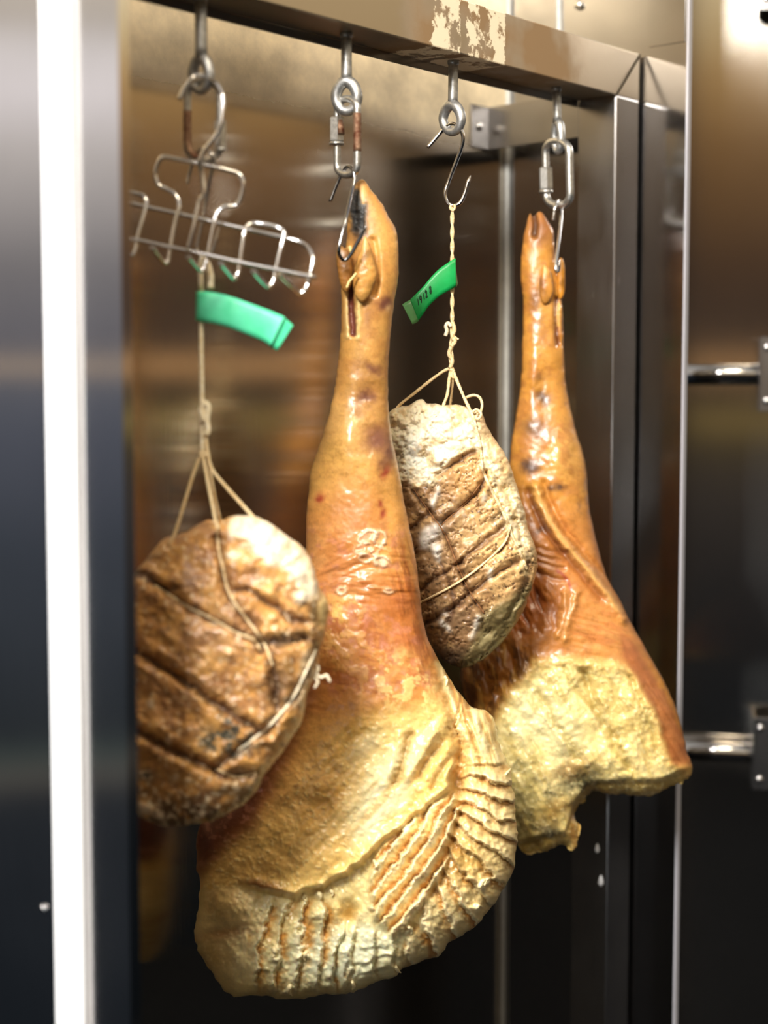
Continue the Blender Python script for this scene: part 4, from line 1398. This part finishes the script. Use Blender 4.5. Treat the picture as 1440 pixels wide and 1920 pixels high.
# ------------------------------------------------------------------ netted rolled roasts
def near_roast():
    Z = ZH[0] - .035
    poly = [(180, 1290), (192, 1195), (214, 1135), (230, 1109), (253, 1073), (274, 1049), (306, 1010), (331, 1003), (359, 992), (388, 974), (409, 976), (430, 969), (448, 966), (476, 968), (505, 980), (536, 1003), (568, 1027), (586, 1059), (598, 1098),
            (611, 1120), (617, 1146), (608, 1194), (599, 1226), (594, 1258), (576, 1300), (567, 1350), (540, 1396), (515, 1430), (494, 1455), (483, 1481), (455, 1509), (420, 1530), (395, 1541), (352, 1546), (317, 1550), (281, 1541), (250, 1522), (222, 1492), (200, 1450), (184, 1380)]
    r = Relief(poly, 2.3, Z, hm=150, kf=.80, kb=.62, rough=2.2, rscale=12, seed=23, smooth=5)
    X, Y = r.X, r.Y
    n = r.n
    big, med, fin = n(55, 81), n(20, 82), n(7, 83)
    r.mix(1 + 0 * X, (196, 142, 78), .36)
    r.mix(.6 * sm(big, .45, .65), (216, 164, 94))
    r.mix(.6 * sm(n(40, 84), .52, .68), (140, 96, 62))
    r.mix(.55 * r.blob(400, 1180, 60, 50), (196, 152, 116), .34)
    r.mix(.45 * r.blob(300, 1300, 50, 50), (190, 140, 98), .34)
    r.mix(.5 * r.blob(560, 1100, 40, 30, 30), (150, 116, 88))
    r.mix(.45 * sm(med, .52, .7), (132, 88, 52))
    r.mix(.5 * sm(n(15, 85), .58, .7), (214, 164, 92))
    g = [([(195, 1170), (230, 1200), (288, 1240), (349, 1279), (412, 1325), (476, 1364), (502, 1372)], 8, 18),
         ([(186, 1330), (235, 1357), (306, 1396), (370, 1431), (427, 1456), (470, 1453)], 8, 18),
         ([(232, 1085), (264, 1070), (306, 1105), (349, 1137), (398, 1162), (476, 1201), (490, 1222)], 7, 12),
         ([(409, 1010), (427, 1112), (462, 1162), (494, 1205), (512, 1254), (518, 1325)], 8, 18),
         ([(440, 1109), (469, 1109), (505, 1130), (540, 1158), (575, 1166)], 6, 11),
         ([(494, 1205), (540, 1205), (575, 1198)], 8, 16),
         ([(253, 1073), (289, 1098), (330, 1105)], 6, 9),
         ([(402, 1442), (448, 1406), (494, 1371), (536, 1328), (572, 1272), (593, 1212)], 7, 12)]
    for q, w_, dp in g:
        d_ = r.dist(q, 6)
        r.D -= dp * np.exp(-(d_ / w_) ** 2)
        r.D += dp * .22 * np.exp(-((d_ - w_ * 2.6) / (w_ * 1.3)) ** 2)
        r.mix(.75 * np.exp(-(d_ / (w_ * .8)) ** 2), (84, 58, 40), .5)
    # blue-green mould and dark stains
    mould = r.reg([(400, 1330), (430, 1325), (470, 1355), (500, 1380), (480, 1410), (420, 1425), (378, 1400), (380, 1375), (405, 1360)], 12, 22)
    r.mix(.85 * mould * sm(n(13, 86), .42, .58), (52, 58, 54), .6)
    r.mix(.6 * r.blob(520, 1290, 22, 60, 10, 14), (72, 56, 42))
    r.mix(.7 * r.blob(545, 1195, 40, 14, -10, 10), (56, 50, 40))
    r.mix(.75 * r.blob(590, 1145, 9, 34, 8, 4), (64, 54, 34))
    r.mix(.6 * r.blob(240, 1190, 14, 20), (70, 48, 34))
    r.mix(.75 * sm(Y - (X - 235) * -.02, 1470, 1530) * sm(med, .3, .55), (92, 72, 54), .4)
    r.mix(.35 * sm(n(9, 87), .62, .72), (86, 62, 48))
    r.mix(.7 * r.blob(272, 1455, 16, 12), (56, 58, 62), .5)
    r.mix(.5 * sm(Y, 1420, 1480) * sm(X, 400, 460), (112, 90, 62))
    spk = sm(n(6, 88, 2), .72, .78)
    r.mix(.8 * spk, (232, 206, 168), .5)
    ws = sm(n(10, 89, 3), .6, .66)
    r.mix(.8 * ws * sm(Y, 1440, 1490), (226, 206, 172), .5)
    r.mix(.7 * ws * r.blob(440, 1300, 40, 30), (222, 190, 150), .5)
    for x, y, a, b_ in ((244, 1455, 10, 8), (282, 1319, 8, 8), (326, 1458, 8, 9), (352, 1465, 6, 5), (270, 1515, 26, 9), (300, 1530, 10, 8), (316, 1392, 7, 6)):
        r.mix(.9 * r.blob(x, y, a, b_, 30, 6), (236, 216, 186), .5)
        r.D += 4 * r.blob(x, y, a, b_, 30, 6)
    # white fat cap, upper right, and the sinewy right edge
    capp = [(430, 985), (440, 965), (480, 960), (540, 998), (575, 1030), (600, 1075), (596, 1115), (575, 1130), (556, 1138), (545, 1120), (560, 1100), (535, 1070), (505, 1062), (480, 1040), (462, 1020), (432, 1006)]
    cap = r.reg(capp, 7, 12)
    cap_hard = np.maximum(r.reg(capp, 0, 12), r.reg([(425, 1035), (448, 1030), (450, 1050), (432, 1052)], 0, 6))
    r.mix(.97 * np.maximum(cap, r.blob(438, 1042, 15, 10, 0, 5, 2)), (228, 214, 188), .6)
    r.mix(.5 * cap * sm(n(16, 90), .56, .66), (222, 184, 132))
    r.D += 7 * cap + 6 * cap * (n(14, 91) - .5) * 2
    r.mix(.9 * r.blob(607, 1140, 9, 38, 6, 4, 2), (226, 198, 136), .45)
    r.mix(.7 * r.reg([(565, 1215), (600, 1205), (598, 1260), (580, 1310), (560, 1340), (540, 1370), (530, 1360), (555, 1300)], 8, 10) * sm(n(12, 92, 3, 3, 110), .42, .56), (222, 200, 164), .5)
    # lumps
    r.D += (big - .5) * 26 + (med - .5) * 4 + (fin - .5) * .8
    r.D += (n(20, 93, 2, 2.5, 35) - .5) * 5
    r.R = np.clip(r.R + (med - .5) * .25, .2, .8)
    K = thing('rolled_roast', 'blurred brown rolled roast with white fat cap, nearest, hanging under the wire hanger', 'roast', tuple(at(390, 980, Z)), 'tied roasts hanging on twine')
    r.parts(K, [('meat', None, M_ROAST), ('fat_cap', cap_hard, M_SUET)], 'front')
    tw = r.on([(412, 985), (408, 1005), (412, 1040), (419, 1068), (430, 1112), (462, 1160), (495, 1206), (512, 1250)], .0012)
    tube('net_twine', tw, 2.4 * Z / F, M_TWINE, K, 7)
    tube('net_twine', r.on([(290, 1098), (349, 1136), (398, 1160), (440, 1185), (476, 1200), (488, 1220)], .0012), 2.3 * Z / F, M_TWINE, K, 7)
    tube('net_twine', r.on([(448, 1406), (494, 1371), (520, 1345), (548, 1310), (572, 1262), (592, 1218)], .0015), 2.6 * Z / F, M_TWINEW, K, 7)
    tube('net_twine', r.on([(405, 1441), (440, 1456), (480, 1450)], .0008), 2.0 * Z / F, M_TWINE, K, 7)
    # frayed end on the right side
    for k, q in enumerate(([(590, 1262), (602, 1270), (612, 1266), (619, 1278)], [(588, 1268), (596, 1278), (590, 1290)], [(592, 1245), (597, 1253), (594, 1262)])):
        P = to3([(x, y, .012) for x, y in spline(q, 6)], Z)
        tube('frayed_end', P, 2.6 * Z / F, M_TWINEW, K, 7)
    # suspension cord from the S hook
    zt = ZH[0]
    hook = [(377, 492), (377.5, 560), (377, 640), (378, 700), (379, 770), (379, 850)]
    Zs = lambda y: Z + (zt - Z) * max(0, min(1, (960 - y) / 470.))
    P = np.array([tuple(at(x, y, Zs(y))) for x, y in spline(hook, 10)])
    tube('cord', P, 4.6 * Z / F, M_TWINEW, K, 9)
    P = np.array([tuple(at(x, y, Zs(y) - .003)) for x, y in spline([(376, 540), (375, 505), (379, 486), (388, 492), (394, 512), (395, 541)], 6)])
    tube('cord_loop', P, np.interp(np.arange(len(P)), [0, len(P) - 1], [4.0, 7.0]) * Z / F, M_TWINEW, K, 9)
    P = np.array([tuple(at(x, y, Zs(y) - .004)) for x, y in spline([(382, 790), (377, 768), (384, 756), (391, 764), (388, 785), (390, 805), (387, 815)], 6)])
    tube('knot', P, 5.4 * Z / F, M_TWINEW, K, 9)
    P = np.array([tuple(at(x, y, Zs(y) - .003)) for x, y in spline([(374, 768), (380, 774), (390, 770), (386, 780), (374, 778)], 6)])
    tube('knot', P, 4.0 * Z / F, M_TWINEW, K, 9)
    P = np.array([tuple(at(x, y, Zs(y) - .002)) for x, y in spline([(374, 852), (379, 848), (385, 852), (380, 858), (375, 854)], 6)])
    tube('knot', P, 3.6 * Z / F, M_TWINE, K, 9)
    for q, zo in (([(376, 852), (362, 890), (345, 945), (328, 1000), (318, 1020)], -.02), ([(380, 852), (390, 905), (399, 950), (404, 975), (409, 992)], -.035), ([(385, 825), (392, 870), (402, 930), (412, 972), (416, 990)], .02), ([(384, 800), (390, 850), (399, 882), (432, 922), (472, 966), (484, 980)], -.01)):
        S = spline(q, 8)
        y0, y1 = S[0, 1], S[-1, 1]
        P = np.array([tuple(at(x, y, Zs(y) + zo * (y - y0) / (y1 - y0))) for x, y in S])
        tube('strand', P, 3.1 * Z / F, M_TWINE, K, 8)
    return r


def far_roast():
    Z = ZH[2] - .005
    poly = [(722, 800), (733, 770), (766, 759), (780, 752), (791, 749), (800, 757), (809, 756), (831, 760), (860, 759), (882, 768), (904, 775), (915, 804), (937, 837), (955, 870), (970, 914), (983, 957), (992, 994), (1003, 1023),
            (1008, 1056), (1003, 1085), (992, 1118), (981, 1147), (952, 1191), (919, 1227), (882, 1249), (860, 1251), (835, 1242), (813, 1216), (796, 1183), (774, 1130), (752, 1060), (736, 990), (726, 900), (719, 840)]
    r = Relief(poly, 2.0, Z, hm=130, kf=.82, kb=.62, rough=2.4, rscale=9, seed=33, smooth=5)
    X, Y = r.X, r.Y
    n = r.n
    big, med, fin = n(50, 101), n(17, 102), n(6, 103)
    r.mix(1 + 0 * X, (196, 154, 100), .38)
    r.mix(.55 * sm(big, .42, .65), (214, 174, 116))
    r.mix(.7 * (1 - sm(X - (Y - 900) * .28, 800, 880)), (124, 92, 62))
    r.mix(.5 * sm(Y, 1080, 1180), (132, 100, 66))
    r.mix(.4 * sm(med, .5, .7), (136, 98, 60))
    r.mix(.55 * sm(n(13, 104), .55, .68), (206, 168, 112))
    r.mix(.5 * r.blob(880, 900, 40, 30, -30), (180, 124, 66))
    r.mix(.5 * r.blob(870, 1010, 50, 30, -35), (182, 148, 100))
    r.mix(.55 * r.blob(820, 1060, 40, 40), (158, 124, 88))
    r.mix(.5 * r.blob(850, 1160, 40, 26), (134, 108, 84))
    g = [([(820, 888), (845, 872), (857, 866), (890, 848)], 5, 9),
         ([(776, 917), (806, 961), (835, 1001), (860, 1067), (882, 1114), (908, 1151)], 4.5, 10),
         ([(828, 983), (864, 950), (897, 917), (908, 888)], 5, 11),
         ([(860, 1056), (904, 1016), (948, 983)], 4, 8),
         ([(780, 1111), (824, 1078), (868, 1052)], 4, 8),
         ([(798, 1169), (846, 1143), (882, 1114), (933, 1074), (977, 1049)], 5, 10),
         ([(889, 833), (919, 877), (955, 928), (977, 1001), (992, 1074), (955, 1158)], 5, 7),
         ([(806, 961), (770, 990)], 5, 8), ([(890, 1035), (930, 1005), (955, 985)], 3, 5), ([(900, 1060), (950, 1020)], 3, 5), ([(820, 1040), (850, 1130), (830, 1190)], 4, 5)]
    for q, w_, dp in g:
        d_ = r.dist(q, 5)
        r.D -= dp * np.exp(-(d_ / w_) ** 2)
        r.D += dp * .3 * np.exp(-((d_ - w_ * 2.6) / (w_ * 1.4)) ** 2)
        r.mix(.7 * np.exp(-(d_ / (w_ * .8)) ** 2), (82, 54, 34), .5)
    # cracks and pepper specks
    ck = np.abs(n(16, 105, 4, 2.2, -38) - .5)
    r.D -= 4.5 * sm(.035 - ck, 0, .035)
    r.mix(.5 * sm(.03 - ck, 0, .03), (92, 60, 36))
    r.mix(.7 * sm(n(5, 106, 2), .74, .82), (62, 48, 36))
    r.mix(.6 * r.blob(938, 966, 20, 10, -30, 8) * sm(fin, .35, .55), (54, 48, 34))
    r.mix(.6 * r.blob(955, 985, 10, 12, 0, 8), (60, 46, 30))
    # white and cream tallow smeared over the top and down the right edge
    capp = [(715, 780), (733, 762), (791, 744), (831, 756), (882, 762), (910, 778), (940, 835), (960, 875), (985, 960), (1000, 1010), (990, 1050), (975, 1030), (958, 1000), (946, 968), (930, 920), (918, 884), (900, 870), (893, 845), (885, 838), (872, 842), (850, 865), (828, 880), (820, 890), (818, 905), (806, 915), (792, 905), (778, 912), (765, 900), (757, 908), (735, 900), (715, 850)]
    cap = r.reg(capp, 6, 11)
    cap_hard = r.reg(capp, 0, 11)
    r.mix(.95 * cap, (238, 220, 178), .5)
    r.mix(.75 * cap * r.blob(775, 850, 46, 46, 0, 12, 2), (222, 222, 206), .36)
    r.mix(.8 * cap * sm(X - (Y - 780) * .27, 885, 915) * sm(n(22, 113, 4, 3, 70), .35, .6), (206, 168, 108), .5)
    r.mix(.7 * cap * sm(n(18, 107), .55, .66), (206, 164, 102), .5)
    r.mix(.6 * cap * sm(n(24, 108, 4, 3, 65), .56, .66) * sm(X, 880, 910), (190, 142, 82))
    r.mix(.5 * sm(n(10, 109), .70, .76) * cap, (120, 92, 56))
    r.mix(.8 * r.blob(795, 840, 12, 8, -20, 6) * sm(fin, .35, .6), (84, 62, 30))
    r.mix(.55 * r.blob(806, 875, 12, 10, 0, 7) * sm(fin, .45, .6), (70, 70, 62))
    r.mix(.5 * r.blob(735, 870, 14, 30), (150, 120, 74))
    r.D += 6 * cap + cap * ((n(20, 110, 3) - .5) * 20 + (fin - .5) * 2)
    r.mix(.9 * r.line([(950, 975), (962, 1010), (975, 1040), (988, 1072)], 7, 6), (232, 206, 150))
    # small white smears
    for poly_ in ([(820, 905), (826, 915), (820, 935), (812, 960), (808, 945), (815, 925)], [(790, 1000), (800, 990), (815, 985), (830, 975), (832, 995), (820, 1010), (806, 1015), (800, 1030), (786, 1030), (785, 1015)],
                  [(806, 1020), (828, 1018), (824, 1040), (826, 1056), (812, 1045)], [(915, 1066), (926, 1068), (924, 1090), (914, 1090)], [(825, 1145), (840, 1150), (842, 1156), (828, 1154)], [(818, 1163), (828, 1162), (842, 1178), (848, 1192), (836, 1184), (824, 1176)],
                  [(887, 1170), (897, 1150), (906, 1155), (896, 1175), (888, 1195), (882, 1200)], [(904, 928), (912, 926), (912, 938), (903, 945)]):
        m_ = r.reg(poly_, 4, 5)
        r.mix(.9 * m_, (236, 232, 222), .4)
        r.D += 5 * m_
    r.mix(.55 * r.blob(812, 1000, 30, 14, -20, 8), (186, 172, 160))
    r.mix(.6 * r.blob(850, 950, 40, 12, 40, 10) * sm(fin, .5, .65), (200, 186, 172))
    # darker, smoother underside
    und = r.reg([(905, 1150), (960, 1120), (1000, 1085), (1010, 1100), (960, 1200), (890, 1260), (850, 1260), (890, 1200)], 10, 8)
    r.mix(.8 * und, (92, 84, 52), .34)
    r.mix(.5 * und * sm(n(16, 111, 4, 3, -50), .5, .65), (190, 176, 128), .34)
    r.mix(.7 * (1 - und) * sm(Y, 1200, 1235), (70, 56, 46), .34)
    r.D += (big - .5) * 20 + (med - .5) * 5 + (fin - .5) * 1.4 + (n(14, 112, 3, 3, -35) - .5) * 5
    r.R = np.clip(r.R + (med - .5) * .25, .2, .8)
    r.C = np.clip(r.C, 0, 1) ** (.96 - .2 * cap)[..., None]
    K = thing('rolled_roast', 'sharp tied rolled roast smeared with white tallow on top, between the two ham legs', 'roast', tuple(at(848, 760, Z)), 'tied roasts hanging on twine')
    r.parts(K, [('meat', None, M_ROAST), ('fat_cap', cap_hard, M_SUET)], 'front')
    tube('net_twine', r.on([(783, 1132), (800, 1124), (846, 1100), (880, 1078), (904, 1059), (932, 1034), (948, 1014), (956, 992), (957, 984)], .002), 2.3 * Z / F, M_TWINE, K, 7)
    tube('net_twine', r.on([(900, 870), (915, 905), (935, 945), (950, 975), (962, 1008), (976, 1038), (988, 1068)], .0012), 3.0 * Z / F, M_TWINE, K, 7)
    tube('net_twine', r.on([(776, 917), (806, 961), (835, 1003), (850, 1040), (862, 1070), (884, 1114), (908, 1150)], .0004), 1.7 * Z / F, M_TWINED, K, 7)
    tube('net_twine', r.on([(828, 985), (850, 964), (880, 935), (900, 908)], .0004), 1.9 * Z / F, M_TWINED, K, 7)
    # suspension twine: two twisted strands, frayed knots, four legs
    zt = ZH[2]
    for ph in (0, math.pi):
        pts = []
        for k in range(90):
            y = 384 + (695 - 384) * k / 89
            a = k * .42 + ph
            rr = 1.7 * Z / F * (1 if y < 640 else 1.5)
            c = at(848 - (2.5 if y > 600 else 0) * min(1, max(0, (y - 600) / 90)), y, zt)
            pts.append((c.x + rr * math.cos(a), c.y + rr * math.sin(a), c.z))
        tube('cord', pts, 2.4 * Z / F, M_TWINE, K, 7)
    P = to3([(x, y, .002) for x, y in spline([(846, 384), (844, 390), (849, 395), (853, 389), (851, 383)], 6)], zt)
    tube('cord_loop', P, 2.3 * Z / F, M_TWINE, K, 7)
    for q, rr in (([(846, 612), (840, 606), (836, 612), (838, 620), (835, 630)], 3.6), ([(848, 604), (852, 618), (848, 632), (853, 640), (846, 650)], 4.0), ([(851, 630), (857, 635), (860, 636)], 2.0), ([(846, 650), (842, 664), (848, 676), (844, 690)], 3.8), ([(843, 692), (850, 696), (847, 704), (852, 708)], 3.4)):
        P = to3([(x, y, .003) for x, y in spline(q, 6)], zt)
        tube('knot', P, rr * Z / F, M_TWINEW if rr == 3.6 else M_TWINE, K, 7)
    for q, zo, rr in (([(845, 690), (830, 697), (805, 715), (780, 735), (752, 757), (742, 768)], -.005, 2.7), ([(846, 692), (842, 712), (839, 738), (832, 758), (828, 772)], -.02, 2.9), ([(848, 694), (849, 712), (847, 735), (844, 762)], .015, 2.4), ([(848, 690), (856, 712), (867, 738), (875, 756), (884, 775), (893, 800)], -.03, 3.0),
                      ([(874, 745), (888, 741), (899, 745), (904, 758), (901, 772), (893, 777)], -.02, 2.6), ([(884, 775), (893, 768), (902, 776), (896, 786), (886, 780)], -.028, 2.8)):
        S = spline(q, 8)
        y0, y1 = 690, 790
        P = np.array([tuple(at(x, y, zt + (Z - zt) * (y - 690) / 100 + zo * max(0, (y - y0)) / (y1 - y0))) for x, y in S])
        rad = rr * Z / F * (1 + .35 * (np.random.RandomState(int(q[0][0])).rand(len(P)) - .5))
        tube('strand', P, rad, M_TWINE, K, 7)
    tube('net_twine', r.on([(884, 778), (892, 800), (900, 830), (903, 860), (905, 880)], .0012), 2.4 * Z / F, M_TWINE, K, 7)
    return r


R1 = near_roast()
R2 = far_roast()


# ------------------------------------------------------------------ tape flags folded round the twine
def ribbon(name, topl, botl, Z, dep, mat, parent=None, n=8, th=.0004):
    A, B = spline([t + (d,) for t, d in zip(topl, dep)], n), spline([t + (d,) for t, d in zip(botl, dep)], n)
    V, Fc = [], []
    m_ = 6
    for a, b_ in zip(A, B):
        for k in range(m_ + 1):
            q = a + (b_ - a) * k / m_
            V.append(at(q[0], q[1], Z - q[2] - .0012 * math.sin(math.pi * k / m_)))
    for i in range(len(A) - 1):
        for k in range(m_):
            j = i * (m_ + 1) + k
            Fc.append((j, j + 1, j + m_ + 2, j + m_ + 1))
    me = mesh_from(name, V, Fc, True, parent.matrix_basis.translation if parent is not None else None)
    o = link(name, me, mat, parent)
    so = o.modifiers.new('thickness', 'SOLIDIFY')
    so.thickness = th
    return o


ZT = ZH[0] - .0063
T1 = thing('tape_flag', 'pale mint green tape flag folded round the blurred left cord', 'tag', tuple(at(375, 575, ZT)), 'tape flags on the twine')
ribbon('front_fold', [(368, 547), (372, 546), (384, 546), (398, 548), (420, 552), (440, 558), (462, 566), (484, 574), (510, 584), (534, 594)], [(367, 600), (371, 602), (384, 604), (397, 606), (415, 610), (432, 615), (456, 624), (478, 633), (497, 641), (508, 648)], ZT, [.0, .0056, .0085, .009, .009, .008, .010, .012, .014, .016], M_MINT, T1)
ribbon('back_fold', [(368, 547), (372, 546), (384, 547), (398, 550), (440, 559), (484, 575), (534, 594)], [(367, 600), (371, 602), (384, 603), (397, 605), (432, 614), (478, 632), (508, 648)], ZT, [.0, -.0054, -.0075, -.007, -.004, .002, .012], M_MINT, T1)
ribbon('turned_end', [(532, 594), (541, 602), (550, 610)], [(496, 641), (508, 650), (520, 657)], ZT, [.0135, .012, .011], M_MINT, T1)
ZT2 = ZH[2] - .002
T2 = thing('tape_flag', 'deep green tape flag with handwritten numbers, hanging left of the thin twine', 'tag', tuple(at(848, 510, ZT2)), 'tape flags on the twine')
ribbon('front_fold', [(854, 484), (846, 488), (838, 494), (824, 504), (808, 520), (793, 538), (781, 550), (769, 562)], [(855, 537), (847, 542), (838, 547), (826, 554), (814, 564), (803, 575), (794, 588), (784, 602)], ZT2, [.003, .005, .006, .007, .008, .009, .010, .010], M_GREEN, T2)
ribbon('back_fold', [(854, 486), (855.5, 506), (858, 530)], [(855, 539), (857, 536), (859, 532)], ZT2, [.003, -.001, -.004], M_PALEG, T2, 4)
ribbon('turned_end', [(770, 562), (762, 566), (754, 571)], [(785, 602), (779, 606), (773, 608)], ZT2, [.0098, .012, .016], M_PALEG, T2)
# handwriting, running up along the flag
ax_ = np.array([math.cos(math.radians(-46)), math.sin(math.radians(-46))])
ay_ = np.array([.18, 1.0])
ink_o = np.array([784.0, 566.0])
glyph = {'1': [[(.1, .05), (0, 1)]], '9': [[(.75, .2), (.4, 0), (.1, .2), (.25, .48), (.6, .42), (.75, .15), (.7, .6), (.45, 1.05)]],
         '2': [[(.05, .25), (.3, 0), (.6, .2), (.45, .55), (.05, .95), (.75, .95)]],
         '8': [[(.6, .12), (.25, .05), (.15, .3), (.5, .5), (.6, .8), (.3, 1.0), (.05, .8), (.3, .5), (.65, .25), (.6, .08)]]}
cx = 0.
for ch in '19 12 8':
    if ch == ' ':
        cx += 3.2
        continue
    for st in glyph[ch]:
        S = spline(st, 6)
        pix = [tuple(ink_o + ax_ * (cx + p[0] * 6.4) + ay_ * ((p[1] - .5) * 12.5)) for p in S]
        P = [tuple(at(x, y, ZT2 - .0108 - .0011)) for x, y in pix]
        tube('writing', P, .00052, M_INK, T2, 5)
    cx += 4.4 if ch == '1' else 7.6
# ------------------------------------------------------------------ light
w = bpy.data.worlds.new('world')
sc.world = w
w.use_nodes = True
nt = w.node_tree
L = nt.links.new
bg = nt.nodes['Background']
tc = node(nt, 'ShaderNodeTexCoord')
sp = node(nt, 'ShaderNodeSeparateXYZ')
L(tc.outputs['Generated'], sp.inputs[0])
mr = node(nt, 'ShaderNodeMapRange')
mr.inputs['From Min'].default_value = -.4
mr.inputs['From Max'].default_value = .6
L(sp.outputs[2], mr.inputs[0])


def ramp(stops):
    cr = node(nt, 'ShaderNodeValToRGB')
    L(mr.outputs[0], cr.inputs[0])
    els = cr.color_ramp.elements
    els.remove(els[1])
    els[0].position = stops[0][0] + .4
    els[0].color = stops[0][1] + (1,)
    for z, c in stops[1:]:
        els.new(z + .4).color = c + (1,)
    return cr


# the unlit aisle the steel mirrors: dark below, lamp glow above; warm to the right, pale daylight to the left
warm = ramp([(-.4, (.003, .004, .005)), (-.245, (.006, .008, .010)), (-.230, (.050, .042, .032)), (-.222, (.075, .066, .055)), (-.215, (.009, .012, .015)), (-.12, (.026, .025, .026)),
             (-.058, (.055, .047, .042)), (-.030, (.07, .055, .032)), (-.020, (.42, .30, .10)), (-.012, (.055, .044, .032)), (.006, (.055, .046, .036)), (.013, (1.1, .62, .27)), (.021, (.062, .047, .04)),
             (.075, (.10, .058, .035)), (.142, (.27, .15, .062)), (.185, (.58, .36, .15)), (.205, (.78, .58, .30)), (.24, (1.1, .90, .56)), (.27, (.9, .74, .46)), (.34, (.55, .48, .38)), (.6, (.46, .43, .40))])
cool = ramp([(-.4, (.01, .013, .017)), (-.245, (.016, .020, .026)), (-.235, (.11, .10, .085)), (-.222, (.05, .07, .065)), (-.212, (.02, .025, .03)), (-.1, (.045, .054, .07)), (-.03, (.10, .11, .14)),
             (.007, (.14, .15, .18)), (.012, (.75, .55, .36)), (.019, (.15, .15, .175)), (.075, (.25, .235, .24)), (.14, (.66, .61, .58)), (.175, (1.0, .93, .93)), (.2, (.9, .84, .82)), (.215, (.62, .55, .48)),
             (.24, (.75, .66, .54)), (.34, (.5, .45, .4)), (.6, (.42, .40, .38))])
lf = node(nt, 'ShaderNodeMapRange', interpolation_type='SMOOTHSTEP')
lf.inputs['From Min'].default_value = .35
lf.inputs['From Max'].default_value = .9
neg = node(nt, 'ShaderNodeMath', operation='MULTIPLY')
neg.inputs[1].default_value = -1
L(sp.outputs[0], neg.inputs[0])
L(neg.outputs[0], lf.inputs[0])
mul = node(nt, 'ShaderNodeMix', data_type='RGBA')
L(lf.outputs[0], mul.inputs[0])
L(warm.outputs[0], mul.inputs[6])
L(cool.outputs[0], mul.inputs[7])
L(mul.outputs[2], bg.inputs[0])
bg.inputs[1].default_value = 1.0


def area(name, loc, target, size, power, col, size_y=None):
    d = bpy.data.lights.new(name, 'AREA')
    d.energy = power
    d.color = col
    d.size = size
    if size_y:
        d.shape = 'RECTANGLE'
        d.size_y = size_y
    o = bpy.data.objects.new(name, d)
    COL.objects.link(o)
    o.location = loc
    o.rotation_euler = (Vector(target) - Vector(loc)).to_track_quat('-Z', 'Y').to_euler()
    return o


area('key_light', (-.86, -.38, 2.95), (0, 1.8, 1.2), .9, 196, (1.0, .965, .91), .7)  # key light out of view, above and left of the camera
area('fill_light', (-1.25, -.3, .75), (0, 1.8, .9), 1.0, 12, (.93, .97, 1.0), 1.0)  # added fill from low left, brightens the lower fat
area('ceiling_lamp', (.55, .75, 2.9), (.1, 1.9, 1.2), .5, 16, (1.0, .84, .6), .3)

sc.view_settings.view_transform = 'Standard'
sc.view_settings.look = 'None'
sc.view_settings.exposure = 0.0
sc.cycles.max_bounces = 8
sc.cycles.use_denoising = True
